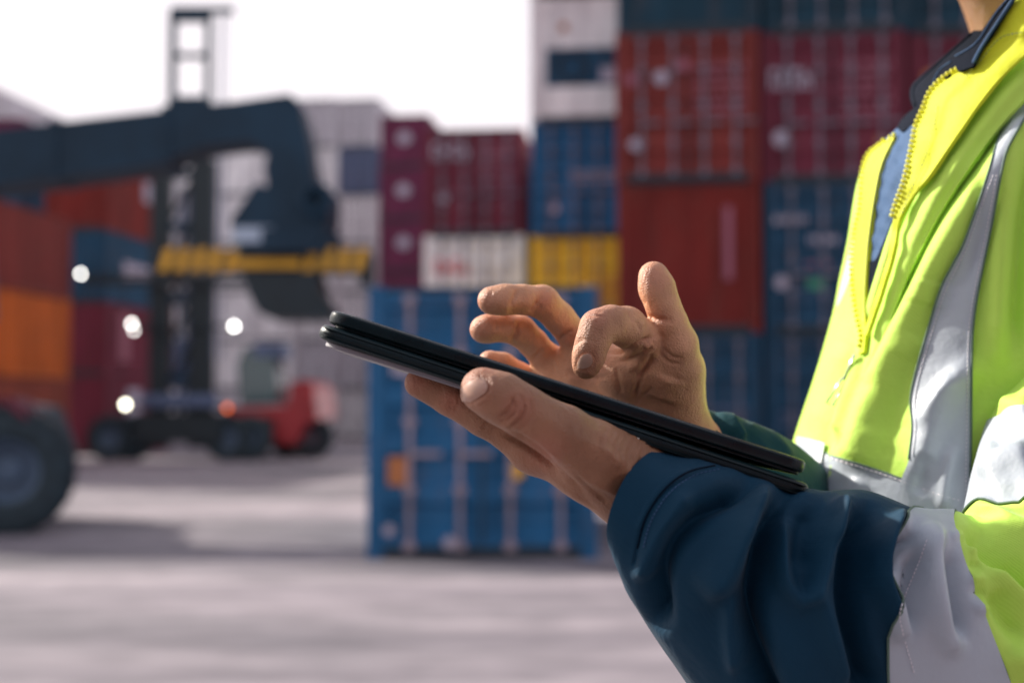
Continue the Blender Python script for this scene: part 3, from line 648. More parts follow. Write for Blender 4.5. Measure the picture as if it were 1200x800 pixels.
VR = sculpt(VR, QR, [(q[0], q[1], q[2]*(1 if len(q) > 3 else 1.6))+tuple(q[3:]) for q in [
    # thumb joint creases
    ([(752, 366), (765, 373), (782, 374)], 2.2, -.9), ([(750, 352), (758, 356)], 2, -.4), ([(764, 386), (780, 396)], 2, -.3),
    ([(776, 408), (788, 418), (800, 420)], 2.4, -.6), ([(772, 412), (784, 424), (798, 426)], 2.4, -.5),
    # index knuckle wrinkles and nail groove
    ([(688, 365), (697, 364), (706, 366)], 1.8, -.5), ([(686, 370), (697, 369), (708, 371)], 1.8, -.45), ([(690, 360), (698, 359), (704, 361)], 1.8, -.4), ([(683, 396), (690, 398), (700, 400)], 2, -.2),
    ([(675, 431), (677, 421), (682, 415), (690, 413), (696, 418), (696, 427)], 2.0, -.4, 1), ([(735, 366), (742, 378)], 2.4, -.4), ([(745, 375), (751, 388)], 2.4, -.5),
    # creases under the index finger: bunched skin at its base
    ([(713, 414), (735, 410), (750, 402), (764, 395)], 2.6, -1.8), ([(722, 424), (742, 420), (757, 412), (765, 403)], 2.6, -1.2), ([(745, 445), (757, 430), (766, 414)], 3, -1.2), ([(755, 408), (765, 402)], 4, 1.2),
    ([(735, 434), (752, 424)], 4, .8),
    # finger creases of the two stretched fingers
    ([(604, 364), (599, 372)], 5, -.6, 1), ([(606, 340), (602, 352), (599, 364)], 4, -.7, 1), ([(634, 350), (628, 362)], 4.5, -.9, 1), ([(585, 356), (592, 360)], 8, .6, 1), ([(615, 356), (622, 358)], 7, .6, 1), ([(648, 372), (656, 380)], 8, .6, 1),
    ([(609, 380), (605, 390), (600, 400)], 4, -.9, 1), ([(584, 390), (590, 392)], 7, .6, 1), ([(625, 400), (630, 406)], 7, .5, 1), ([(753, 368), (768, 376), (785, 376)], 4, -.7, 1), ([(762, 350), (766, 345)], 10, .5, 1), ([(640, 426), (650, 432)], 5, -.6, 1), ([(668, 396), (680, 398)], 5, -.5, 1),
    ([(606, 340), (603, 350), (598, 360)], 2, -.8), ([(632, 352), (626, 360), (620, 366)], 2.2, -1.1), ([(636, 356), (630, 364), (624, 369)], 2, -.6), ([(672, 386), (662, 392), (654, 398)], 2.2, -.9), ([(576, 340), (574, 350)], 2, -.2),
    ([(608, 380), (606, 392), (600, 399)], 2.2, -1.1), ([(636, 408), (630, 416), (624, 422)], 2.2, -.9), ([(583, 378), (580, 388)], 2, -.3),
    # lines of the palm
    ([(683, 396), (668, 410), (660, 432)], 3, -.5), ([(722, 430), (724, 445), (728, 462)], 2.6, -.7), ([(700, 435), (698, 452)], 2.4, -.5), ([(768, 420), (752, 440), (742, 470)], 3, -1.2), ([(765, 452), (752, 465), (742, 478)], 2.4, -.4),
    ([(660, 432), (690, 444), (715, 440)], 3, -.6), ([(780, 450), (770, 465)], 2, -.25), ([(700, 460), (712, 470)], 2.4, -.4), ([(650, 420), (656, 436)], 3, .5),
    ([(785, 440), (775, 470)], 16, 1.5), ([(668, 440), (672, 460)], 8, .8),
]])
# ---- neck and head
def head(X):
    f = cone(X, P(1275, 190, 1.13), P(1238, -60, 1.09), .068, .058)
    hx = np.array((-.30, -.05, -.95)); 
    c = P(1235, -215, 1.09); Z3 = np.eye(3)
    f = smin(f, ell(X, c, Z3, (.100, .078, .112)), .03)
    f = smin(f, ell(X, P(1180, -125, 1.09), Z3, (.062, .055, .060)), .03)
    f = smin(f, ell(X, P(1128, -62, 1.085), Z3, (.020, .026, .020)), .02)
    f = smin(f, cone(X, P(1108, -205, 1.09), P(1092, -160, 1.09), .009, .013), .014)
    f = smin(f, cone(X, P(1108, -108, 1.075), P(1108, -108, 1.105), .011, .011), .008); f = smin(f, cone(X, P(1112, -92, 1.075), P(1112, -92, 1.105), .011, .011), .008)
    for s_ in (-1, 1):
        f = -smin(-f, ell(X, P(1112, -210, 1.09+.032*s_), Z3, (.012, .016, .010)), .01)
        f = smin(f, ell(X, P(1126, -210, 1.09+.030*s_), Z3, (.012, .012, .011)), .003)
        f = smin(f, ell(X, P(1250, -190, 1.09+.078*s_), Z3, (.018, .010, .032)), .008)
    f = smin(f, cone(X, P(1148, -20, 1.09), P(1178, 45, 1.09), .018, .022), .03)
    return f
lo, hi = bbox([(1050, -420, 1.0), (1480, 230, 1.2), (1260, 200, 1.2)], .04)
VH, QH = nets(head, lo, hi, .003); VH = relax(VH, QH, 3)

# ---- torso as a sweep of tilted ellipses, folds pushed in afterwards
def sweep(st, n_along, n_round, t0=0, t1=None):
    """st: rows of (Tx,Ty, Bx,By, Mx,My, depth, rdepth)"""
    st = np.array(st, float); m = len(st); t1 = m-1 if t1 is None else t1
    T = np.linspace(t0, t1, n_along); ext = np.vstack([2*st[0]-st[1], st, 2*st[-1]-st[-2]])
    i = np.clip(T.astype(int), 0, m-2); u = (T-i)[:, None]; p0, p1, p2, p3 = ext[i], ext[i+1], ext[i+2], ext[i+3]
    S_ = .5*(2*p1+(p2-p0)*u+(2*p0-5*p1+4*p2-p3)*u*u+(3*p1-p0-3*p2+p3)*u**3)
    th = np.linspace(0, 2*math.pi, n_round, endpoint=False)[None, :]
    C = (S_[:, 0:2]+S_[:, 2:4])/2; A = S_[:, 0:2]-C; Mf = S_[:, 4:6]-C; d = S_[:, 6:7]; rd = S_[:, 7:8]
    e = 2/2.3; cs = np.sign(np.cos(th))*np.abs(np.cos(th))**e; sn = np.sign(np.sin(th))*np.abs(np.sin(th))**e
    px_ = C[:, 0:1]+A[:, 0:1]*cs+Mf[:, 0:1]*sn; py_ = C[:, 1:2]+A[:, 1:2]*cs+Mf[:, 1:2]*sn
    V = Parr(px_, py_, d-rd*sn)
    n, k = V.shape[:2]; i, j = np.meshgrid(np.arange(n-1), np.arange(k), indexing='ij'); j2 = (j+1) % k
    Q = np.stack([i*k+j, i*k+j2, (i+1)*k+j2, (i+1)*k+j], -1).reshape(-1, 4)
    return V.reshape(-1, 3), Q, (n, k)
def orient(V, Q, shape):
    N = vnormals(V, Q); c = V.reshape(*shape, 3).mean(1)[:, None, :].repeat(shape[1], 1).reshape(-1, 3)
    if ((V-c)*N).sum() < 0: Q = Q[:, ::-1].copy()
    return Q
TOR = []
for (y, xs, wd, dc, rd) in [(-40, 1232, 180, 1.12, .10), (10, 1196, 260, 1.12, .155), (60, 1150, 350, 1.12, .185), (110, 1092, 425, 1.12, .195), (155, 1050, 458, 1.12, .20), (200, 1010, 480, 1.12, .205), (285, 993, 492, 1.12, .21), (330, 983, 505, 1.12, .21), (370, 975, 507, 1.12, .21),
                           (440, 955, 512, 1.12, .21), (515, 930, 530, 1.12, .21), (600, 905, 550, 1.12, .21), (750, 880, 560, 1.12, .21), (950, 880, 550, 1.12, .21), (1150, 900, 530, 1.12, .215), (1260, 905, 520, 1.12, .215)]:
    TOR.append((xs, y, xs+wd, y-8, xs+wd/2, y+10, dc, rd))
VT, QT, shT = sweep(TOR, 460, 420)
QT = orient(VT, QT, shT)
SUP = [(y_, q) for y_, q in ((-40, 1125), (10, 1105), (60, 1080), (110, 1056), (155, 1034))]
TOR0 = [list(r_) for r_ in TOR]
for k_, (y_, q_) in enumerate(SUP):
    r_ = TOR0[k_]; xr = TOR[k_][2]; TOR0[k_] = [q_, y_, xr, y_-8, (q_+xr)/2, y_+10, 1.12, max(TOR[k_][7], .185)]
VT0, QT0, _ = sweep(TOR0, 460, 420)
VT = sculpt(VT, QT, [
    ([(1200, 62), (1165, 100), (1125, 150), (1090, 205), (1062, 255), (1040, 320), (1022, 380), (1008, 440), (985, 500)], 9, 7, 1),      # rolled edge of the near front
    ([(1200, 110), (1165, 160), (1128, 215), (1095, 280), (1062, 345), (1030, 410), (1005, 480), (985, 520)], 15, -4, 1),
    ([(1200, 160), (1160, 215), (1120, 270), (1085, 340), (1050, 410), (1022, 470), (1005, 530)], 22, 13, 1),       # the broad bright fold
    ([(1130, 300), (1100, 350), (1070, 410), (1050, 480), (1040, 540)], 16, -4),
    ([(1150, 420), (1110, 460), (1090, 510), (1080, 560)], 16, 7), ([(1028, 440), (1030, 480), (1022, 510)], 12, -2.5),
    ([(1190, 190), (1178, 260), (1172, 340), (1168, 430)], 12, 6), ([(1215, 140), (1200, 230), (1192, 330), (1190, 420)], 11, -10), ([(1155, 200), (1150, 260), (1138, 330)], 8, -3),
    ([(1000, 400), (985, 450), (970, 500), (955, 560)], 8, -5), ([(985, 400), (965, 450), (948, 505)], 10, 4),
    ([(1075, 500), (1095, 470), (1120, 440)], 8, 3), ([(1120, 520), (1110, 560), (1105, 600)], 9, 5), ([(1088, 530), (1075, 580)], 9, -4), ([(1010, 560), (1000, 590)], 10, 4), ([(965, 545), (955, 590)], 6, -5, 1),
    ([(1150, 60), (1190, 20)], 12, -8), ([(1100, 330), (1090, 360)], 14, 3), ([(1080, 395), (1060, 420)], 10, 2.5),
])
VT = crumple(VT, QT, .0006, 22)
# ---- sleeves
ARM = [(796, 525, 742, 662, 720, 584, .745, .046), (822, 534, 746, 686, 738, 596, .746, .049), (850, 543, 752, 714, 766, 606, .747, .052), (905, 566, 785, 772, 832, 640, .748, .056), (955, 579, 848, 850, 890, 680, .757, .064), (1020, 580, 945, 930, 965, 722, .768, .072),
       (1100, 614, 1095, 985, 1040, 728, .785, .080), (1131, 612, 1270, 985, 1160, 740, .80, .080), (1136, 609, 1425, 880, 1275, 715, .825, .080), (1131, 603, 1480, 650, 1302, 590, .86, .080), (1158, 496, 1485, 505, 1320, 484, .925, .080),
       (1196, 428, 1480, 385, 1335, 392, .965, .080), (1240, 300, 1465, 240, 1350, 260, 1.00, .085), (1290, 170, 1440, 120, 1350, 130, 1.03, .07)]
SL = [  # folds traced on the near sleeve
    ([(874, 566), (850, 582), (812, 609), (785, 640), (771, 680), (772, 720)], 11, -7, 1), ([(895, 566), (893, 585), (880, 624), (852, 675), (825, 700)], 12, 5.5), ([(800, 590), (775, 630), (758, 668)], 10, 3, 1),
    ([(925, 575), (912, 600), (899, 624), (887, 669), (880, 725), (890, 790), (905, 830)], 13, -10, 1), ([(950, 572), (925, 586), (914, 630), (918, 680), (938, 700), (958, 678), (970, 630), (985, 592)], 8, 5.5, 1), ([(950, 590), (942, 630), (938, 668)], 10, -3.5),
    ([(1012, 595), (1002, 640), (997, 700), (1004, 762), (1015, 800)], 12, -9, 1), ([(985, 590), (977, 615), (972, 640)], 7, 3), ([(1052, 606), (1032, 640), (1028, 675), (1040, 705), (1052, 735)], 8, 7, 1), ([(1066, 618), (1052, 640), (1044, 668)], 9, -6),
    ([(960, 700), (975, 740), (995, 785)], 10, 4, 1), ([(855, 700), (858, 740), (865, 790)], 8, 3.5), ([(880, 600), (845, 650), (815, 690)], 12, 3),
    ([(850, 545), (800, 560), (770, 586), (752, 622), (744, 660)], 2.5, -1.2, 1), ([(845, 541), (794, 556), (765, 582), (747, 618)], 3, .5, 1),
    # silver arm band and yellow part
    ([(1092, 625), (1088, 660), (1100, 720), (1112, 750)], 10, 5, 1), ([(1075, 640), (1066, 690), (1062, 740)], 9, -5), ([(1108, 640), (1118, 700), (1120, 750)], 9, -5), ([(1112, 630), (1122, 625), (1135, 626)], 5, 2), ([(1135, 645), (1150, 642)], 5, 3), ([(1136, 662), (1152, 660)], 4, -3), ([(1136, 678), (1154, 677)], 4, 3), ([(1138, 695), (1158, 694)], 4, -3), ([(1140, 712), (1162, 711)], 4, 3),
    ([(1140, 608), (1165, 640), (1200, 668), (1240, 690)], 11, -8, 1), ([(1150, 603), (1180, 618), (1220, 630)], 12, 5, 1), ([(1165, 660), (1190, 690), (1230, 720)], 9, 4), ([(1168, 690), (1180, 720), (1200, 750)], 10, -4), ([(1180, 655), (1210, 690)], 9, -5), ([(1185, 760), (1215, 790)], 12, 5),
    ([(1150, 560), (1180, 540), (1210, 535)], 12, 4), ([(1150, 590), (1180, 578), (1200, 577)], 8, -3), ([(1175, 470), (1190, 480), (1215, 478)], 10, 4), ([(1160, 520), (1190, 512)], 8, -2.5),
]
NL, NR = 560, 300
VA, QA, shA = sweep(ARM, NL, NR)
QA = orient(VA, QA, shA); VA1 = VA.copy(); VA = sculpt(VA, QA, [(q[0], q[1]*(1.2 if q[1] > 6 else 1), q[2]*(2.0 if q[1] > 6 else 1.3))+tuple(q[3:]) for q in SL])
_x, _y, _d = proj(VA1); _t, _p = dist_poly(_x, _y, [(796, 525), (850, 545), (905, 566), (955, 578), (1020, 582), (1100, 614), (1131, 612)])
VA = VA1+(VA-VA1)*(.2+.8*np.clip(_t/26, 0, 1))[:, None]; VA = relax(VA, QA, 2)          # folds run out towards the upper edge
VA = crumple(VA, QA, .0011, 30); VA = crumple(VA, QA, .0005, 75)
ARM2 = [(822, 477, 785, 592, 800, 536, .915, .036), (836, 482, 800, 610, 815, 548, .918, .040), (862, 487, 835, 640, 845, 566, .925, .046), (888, 498, 872, 680, 880, 590, .94, .052), (930, 518, 925, 720, 925, 620, .96, .06), (985, 560, 985, 760, 985, 660, 1.04, .065), (1020, 560, 1060, 760, 1040, 650, 1.12, .07),
        (1040, 480, 1170, 640, 1110, 560, 1.22, .07), (1080, 330, 1230, 420, 1150, 370, 1.28, .075), (1120, 190, 1260, 200, 1190, 190, 1.28, .07)]
VB, QB, shB = sweep(ARM2, 320, 200); QB = orient(VB, QB, shB)
VB = sculpt(VB, QB, [([(838, 486), (846, 500), (856, 512)], 5, -4, 1), ([(846, 482), (858, 490), (868, 510)], 6, 5, 1), ([(868, 494), (880, 510), (892, 530)], 6, -4, 1), ([(884, 496), (905, 508), (922, 530)], 7, 4, 1), ([(826, 480), (832, 500)], 5, 2)])

# cloth and skin materials
def weave(name, col, rough, scale, bumpd, sheen=.3, var=.08, trans=0):
    m = mat(name, col, rough, var=var, vscale=14, sheen=sheen, spec={'silver_reflective_tape': .5, 'dark_denim': .04}.get(name, .18)); n = m.node_tree; b = n.nodes['Principled BSDF']
    tc = n.nodes.new('ShaderNodeTexCoord'); a = n.nodes.new('ShaderNodeTexWave'); a.inputs['Scale'].default_value = scale; a.bands_direction = 'DIAGONAL'; a.inputs['Distortion'].default_value = .4
    c = n.nodes.new('ShaderNodeTexNoise'); c.inputs['Scale'].default_value = 260; c.inputs['Detail'].default_value = 3
    e = n.nodes.new('ShaderNodeTexNoise'); e.inputs['Scale'].default_value = 22; e.inputs['Detail'].default_value = 4; e.inputs['Roughness'].default_value = .55
    for t in (a, c, e): n.links.new(tc.outputs['Object'], t.inputs[0])
    ad = n.nodes.new('ShaderNodeMath'); ad.operation = 'MULTIPLY_ADD'; ad.inputs[1].default_value = .35; n.links.new(a.outputs['Fac'], ad.inputs[0]); n.links.new(c.outputs[0], ad.inputs[2])
    b1 = n.nodes.new('ShaderNodeBump'); b1.inputs['Strength'].default_value = .35; b1.inputs['Distance'].default_value = bumpd; n.links.new(ad.outputs[0], b1.inputs['Height'])
    b2 = n.nodes.new('ShaderNodeBump'); b2.inputs['Strength'].default_value = .6; b2.inputs['Distance'].default_value = .005; n.links.new(e.outputs[0], b2.inputs['Height']); n.links.new(b2.outputs[0], b1.inputs['Normal'])
    n.links.new(b1.outputs[0], b.inputs['Normal'])
    return m
M['lime'] = weave('lime_high_visibility_cloth', (.56, .84, .13), .65, 320, .0006, .1, .05)
M['yel'] = weave('yellow_lining_cloth', (.66, .71, .035), .65, 320, .0005, .05, .05)
M['navy'] = weave('navy_jacket_cloth', (.003, .036, .072), .7, 300, .0005, .04, .1)
M['green'] = weave('green_navy_cloth', (.004, .045, .055), .8, 300, .0005, .04, .1)
M['denim'] = weave('blue_denim', (.045, .095, .19), .75, 420, .0009, .05, .22)
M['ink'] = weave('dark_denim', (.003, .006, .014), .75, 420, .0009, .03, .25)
M['tape'] = weave('silver_reflective_tape', (.43, .48, .53), .42, 500, .0003, 0, .06)
M['piping'] = mat('tape_edge_binding', (.10, .16, .12), .7)
M['thread'] = mat('white_thread', (.75, .72, .75), .7)
M['teeth'] = mat('yellow_zip_plastic', (.85, .82, .03), .35)
M['zipmetal'] = mat('zip_metal', (.75, .75, .72), .25, 1.0)
M['trouser'] = weave('dark_trouser_cloth', (.02, .03, .05), .7, 200, .0005); M['boot'] = mat('black_boot_leather', (.015, .013, .012), .4, bump=.2)
def skin():
    m = mat('skin', (.31, .150, .083), .43, var=.16, vscale=38, sss=.06, spec=.35); n = m.node_tree; b = n.nodes['Principled BSDF']
    tc = n.nodes.new('ShaderNodeTexCoord')
    v = n.nodes.new('ShaderNodeTexVoronoi'); v.inputs['Scale'].default_value = 620; v.feature = 'DISTANCE_TO_EDGE'
    e = n.nodes.new('ShaderNodeTexNoise'); e.inputs['Scale'].default_value = 230; e.inputs['Detail'].default_value = 7; e.inputs['Roughness'].default_value = .65
    mp = n.nodes.new('ShaderNodeMapping'); mp.inputs['Rotation'].default_value = (0, R(25), 0); mp.inputs['Scale'].default_value = (1, 1, .35)
    n.links.new(tc.outputs['Object'], mp.inputs[0]); n.links.new(tc.outputs['Object'], v.inputs[0]); n.links.new(mp.outputs[0], e.inputs[0])
    b1 = n.nodes.new('ShaderNodeBump'); b1.inputs['Strength'].default_value = .65; b1.inputs['Distance'].default_value = .0009; n.links.new(v.outputs[0], b1.inputs['Height'])
    b2 = n.nodes.new('ShaderNodeBump'); b2.inputs['Strength'].default_value = .65; b2.inputs['Distance'].default_value = .0022; n.links.new(e.outputs[0], b2.inputs['Height']); n.links.new(b2.outputs[0], b1.inputs['Normal'])
    n.links.new(b1.outputs[0], b.inputs['Normal'])
    at = n.nodes.new('ShaderNodeAttribute'); at.attribute_name = 'flush'; src = b.inputs['Base Color'].links[0].from_socket     # redder knuckles and fingertips
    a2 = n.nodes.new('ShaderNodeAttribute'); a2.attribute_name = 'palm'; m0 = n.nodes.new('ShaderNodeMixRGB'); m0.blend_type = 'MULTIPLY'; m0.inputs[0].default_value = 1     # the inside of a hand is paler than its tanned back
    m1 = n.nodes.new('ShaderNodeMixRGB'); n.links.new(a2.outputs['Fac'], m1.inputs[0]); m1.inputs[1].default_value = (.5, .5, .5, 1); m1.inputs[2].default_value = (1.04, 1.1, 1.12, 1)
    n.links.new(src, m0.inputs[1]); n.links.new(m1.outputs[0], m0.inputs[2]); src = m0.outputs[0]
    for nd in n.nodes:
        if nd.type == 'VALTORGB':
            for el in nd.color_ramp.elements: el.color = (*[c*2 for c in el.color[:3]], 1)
    mx = n.nodes.new('ShaderNodeMixRGB'); n.links.new(at.outputs['Fac'], mx.inputs[0]); n.links.new(src, mx.inputs[1]); mx.inputs[2].default_value = (.46, .16, .11, 1); n.links.new(mx.outputs[0], b.inputs['Base Color'])
    return m
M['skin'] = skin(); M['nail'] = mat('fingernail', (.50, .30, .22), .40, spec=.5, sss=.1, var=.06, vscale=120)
M['hair'] = mat('dark_hair', (.02, .014, .01), .6, bump=.8, bscale=300)

cv = Vector(CP)
def onto(tree, px, py, push=0.):
    dr = Vector(P(px, py, 1.0))-cv; dn = dr.normalized(); hit = tree.ray_cast(cv, dn)
    if hit[0] is None:
        q = tree.find_nearest(cv+dr*1.08); return np.array(cv+dr*((q[0]-cv).dot(Vector(FW))))-push*np.array(dn), np.array(-dn)
    n = hit[1]; n = n if n.dot(dn) < 0 else -n
    return np.array(hit[0])-push*np.array(dn), np.array(n)
def patch(name, poly, m, parent, tree=None, push=.001, thick=.0008, step=3.5, smoothit=2, lift=None, binding=None, closed=True, curved=True):
    """a cut piece of material laid on a body: traced outline, own thickness; push off the surface"""
    pts = poly
    out = []
    n = len(pts)
    for i in range(n):
        (x0, y0), (x1, y1) = pts[i], pts[(i+1) % n]; k = max(1, int(math.hypot(x1-x0, y1-y0)/step))
        for j in range(k): out.append((x0+(x1-x0)*j/k, y0+(y1-y0)*j/k))
    nb = len(out); X = np.array(out); inside = []
    from math import floor
    xs = np.arange(X[:, 0].min(), X[:, 0].max(), step); ys = np.arange(X[:, 1].min(), X[:, 1].max(), step)
    gxx, gyy = np.meshgrid(xs, ys); gxx = gxx+(np.arange(len(ys)) % 2)[:, None]*step/2; q = np.stack([gxx.ravel(), gyy.ravel()], 1)
    ins = np.zeros(len(q), bool); dm = np.full(len(q), 1e9)
    for i in range(nb):
        x0, y0 = out[i]; x1, y1 = out[(i+1) % nb]
        c = ((y0 > q[:, 1]) != (y1 > q[:, 1])) & (q[:, 0] < (x1-x0)*(q[:, 1]-y0)/((y1-y0) if y1 != y0 else 1e-9)+x0); ins ^= c
        dm = np.minimum(dm, np.hypot(q[:, 0]-x0, q[:, 1]-y0))
    q = q[ins & (dm > step*.55)]
    r = delaunay_2d_cdt([Vector(p) for p in out]+[Vector(p) for p in q.tolist()], [(i, (i+1) % nb) for i in range(nb)], [list(range(nb))], 1, 1e-5)
    v2 = np.array([tuple(v) for v in r[0]]); Fc = np.array([f for f in r[2] if len(f) == 3]); orig = r[3]
    W = np.array([onto(tree, x, y, push)[0] for x, y in v2]); 
    if lift is not None:
        ds = np.array([lift(x, y) for x, y in v2]); vd = (CP-W)/np.linalg.norm(CP-W, axis=1)[:, None]; W = W+vd*ds[:, None]
    # outer normals from triangles
    a = W[Fc[:, 1]]-W[Fc[:, 0]]; b = W[Fc[:, 2]]-W[Fc[:, 0]]; nn = np.cross(a, b); N = np.zeros_like(W)
    for k in range(3): np.add.at(N, Fc[:, k], nn)
    N /= np.linalg.norm(N, axis=1)[:, None]+1e-12
    if ((CP-W)*N).sum() < 0: N = -N; Fc = Fc[:, ::-1]
    nv = len(W)
    cnt = {}
    for f in Fc:
        for k in range(3):
            e = (int(f[k]), int(f[(k+1) % 3])); cnt[e] = cnt.get(e, 0)+1
    edge = [e for e in cnt if (e[1], e[0]) not in cnt]
    faces = [tuple(int(i) for i in f) for f in Fc]+[tuple(int(i)+nv for i in f[::-1]) for f in Fc]+[(e[1], e[0], e[0]+nv, e[1]+nv) for e in edge]
    V = np.vstack([W, W-N*thick])
    me = bpy.data.meshes.new(name); me.from_pydata([tuple(v) for v in (V-PB).tolist()], [], faces); me.update(); me.polygons.foreach_set('use_smooth', [True]*len(me.polygons))
    try: me.set_sharp_from_angle(angle=R(50))
    except Exception: pass
    o = place(name, me, m, parent)
    return o
def line_on(tree, pts, push): return [onto(tree, x, y, push)[0]-PB for x, y in pts]
def resample(pts, step):
    p = np.array(curve(pts, 10)); s = np.concatenate([[0], np.cumsum(np.hypot(*np.diff(p, axis=0).T))]); t = np.arange(0, s[-1], step)
    return list(zip(np.interp(t, s, p[:, 0]), np.interp(t, s, p[:, 1])))
def binding(tree, pts, r, m, parent, push=.001, name='edge_binding'):
    return MB().tube([tuple(p) for p in line_on(tree, resample(pts, 3), push)], r, 6).build(name, m, parent, smooth=True)
def stitches(tree, pts, parent, push=.0016, dash=6, m=None, r=.0005, name='stitching'):
    mb = MB(); q = resample(pts, dash)
    for a, b in zip(q[:-1], q[1:]):
        c = (a[0]+(b[0]-a[0])*.62, a[1]+(b[1]-a[1])*.62); L = line_on(tree, [a, c], push); mb.tube([tuple(L[0]), tuple(L[1])], r, 5)
    return tag(mb.build(name, m or M['thread'], parent), kind='stuff')
PB = np.array((float(P(1165, 482, 1.12)[0]), 1.12, 0.0))        # the worker's base on the ground
# the body: both hands, forearms, neck and head in one mesh
Vb, Qb, n0 = [], [], 0
for V, Q in ((VL, QL), (VR, QR), (VH, QH)): Vb.append(V); Qb.append(Q+n0); n0 += len(V)
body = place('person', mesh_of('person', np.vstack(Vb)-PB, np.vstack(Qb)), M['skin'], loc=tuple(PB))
FL = [(556, 452, 22), (608, 478, 20), (484, 444, 18), (530, 470, 16), (566, 352, 18), (560, 385, 18), (690, 425, 20), (697, 368, 18), (765, 322, 20), (640, 352, 12), (775, 372, 10), (568, 424, 16), (640, 530, 24), (762, 400, 14), (668, 395, 14)]
bx_, by_, _d = proj(np.vstack(Vb)); fl_ = np.zeros(len(bx_))
for (a_, b_, r_) in FL: fl_ = np.maximum(fl_, .42*np.exp(-((bx_-a_)**2+(by_-b_)**2)/r_**2))
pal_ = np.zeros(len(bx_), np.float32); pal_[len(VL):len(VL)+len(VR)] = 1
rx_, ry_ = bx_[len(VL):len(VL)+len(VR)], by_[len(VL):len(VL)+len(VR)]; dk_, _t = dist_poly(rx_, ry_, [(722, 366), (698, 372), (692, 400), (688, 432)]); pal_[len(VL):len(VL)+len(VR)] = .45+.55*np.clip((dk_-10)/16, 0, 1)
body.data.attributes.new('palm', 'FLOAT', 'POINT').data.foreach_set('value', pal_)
body.data.attributes.new('flush', 'FLOAT', 'POINT').data.foreach_set('value', fl_.astype(np.float32))
tag(body, 'person in a lime and silver reflective jacket with navy sleeves, holding and tapping a tablet', 'person')
def part(name, V, Q, m, parent=None): return place(name, mesh_of(name, V-PB, Q), m, parent or body)
jacket = part('jacket', VT, QT, M['lime'])
# the sleeve cut at traced rings: navy, silver band, yellow, silver band, yellow
cut = lambda st: int(round(st/(len(ARM)-1)*(NL-1)))
def rings(V, sh, a, b): 
    W = V.reshape(*sh, 3)[a:b+1]; n, k = W.shape[:2]; i, j = np.meshgrid(np.arange(n-1), np.arange(k), indexing='ij'); j2 = (j+1) % k
    return W.reshape(-1, 3), np.stack([i*k+j, i*k+j2, (i+1)*k+j2, (i+1)*k+j], -1).reshape(-1, 4)
flip = not np.array_equal(QA[0], rings(VA, shA, 0, NL-1)[1][0])
sleeve = None
for nm, a, b, m in [('sleeve', 0, 6, 'navy'), ('reflective_band', 6, 7, 'tape'), ('sleeve_cloth', 7, 9, 'lime'), ('reflective_band', 9, 10, 'tape'), ('sleeve_cloth', 10, 13, 'lime')]:
    V, Q = rings(VA, shA, cut(a), cut(b)); Q = Q[:, ::-1].copy() if flip else Q
    if m == 'tape':
        N = vnormals(V, Q); V = V+N*.0012
    if nm == 'sleeve':   # turned-in cuff hem
        k = NR; W = V.reshape(-1, k, 3); c = W[0].mean(0); inner = [c+(W[j]-c)*s for j, s in ((0, .985), (3, .955), (14, .94))]; V = np.vstack([inner[2], inner[1], inner[0], V]); n = len(V)//k
        i, j = np.meshgrid(np.arange(n-1), np.arange(k), indexing='ij'); j2 = (j+1) % k; Q = np.stack([i*k+j, i*k+j2, (i+1)*k+j2, (i+1)*k+j], -1).reshape(-1, 4); Q = Q[:, ::-1].copy() if flip else Q
    o = part(nm, V, Q, M[m], sleeve)
    if sleeve is None: sleeve = o; o['label'] = 'navy sleeve of the near arm'
    if a in (6, 7, 9, 10):   # binding along the ring
        Wr = V.reshape(-1, NR, 3)[0]
        MB().tube([tuple(p-PB) for p in Wr[::3]]+[tuple(Wr[0]-PB)], .0007, 6).build('edge_binding', M['piping'], sleeve, smooth=True)
bva = BVHTree.FromPolygons([tuple(v) for v in VA], [tuple(q) for q in QA.tolist()])
binding(bva, [(838, 545), (806, 553), (778, 574), (757, 606), (747, 642)], .00045, M['ink'], sleeve, .0002, 'cuff_seam')
stitches(bva, [(843, 549), (811, 558), (783, 579), (763, 610), (753, 645)], sleeve, .0004, 5, M['denim'], .0003, 'cuff_stitching')
bvs_band = [(1086, 632), (1078, 655), (1056, 712), (1058, 740), (1072, 790)]
stitches(bva, bvs_band, sleeve, .0020, 5, M['thread'], .0003, 'band_stitching')
# cuffs shape of the far arm
far = part('sleeve', VB, QB, M['green']); far['label'] = 'navy sleeve of the far arm'

bvs = BVHTree.FromPolygons([tuple(v) for v in VT0], [tuple(q) for q in QT0.tolist()])       # the smooth torso, for loose outer layers
bvh = BVHTree.FromPolygons([tuple(v) for v in VT], [tuple(q) for q in QT.tolist()])
bvL = BVHTree.FromPolygons([tuple(v) for v in VL], [tuple(q) for q in QL.tolist()])
bvR = BVHTree.FromPolygons([tuple(v) for v in VR], [tuple(q) for q in QR.tolist()])
cc = lambda pts, s=5: [tuple(q) for q in curve(pts, s)]
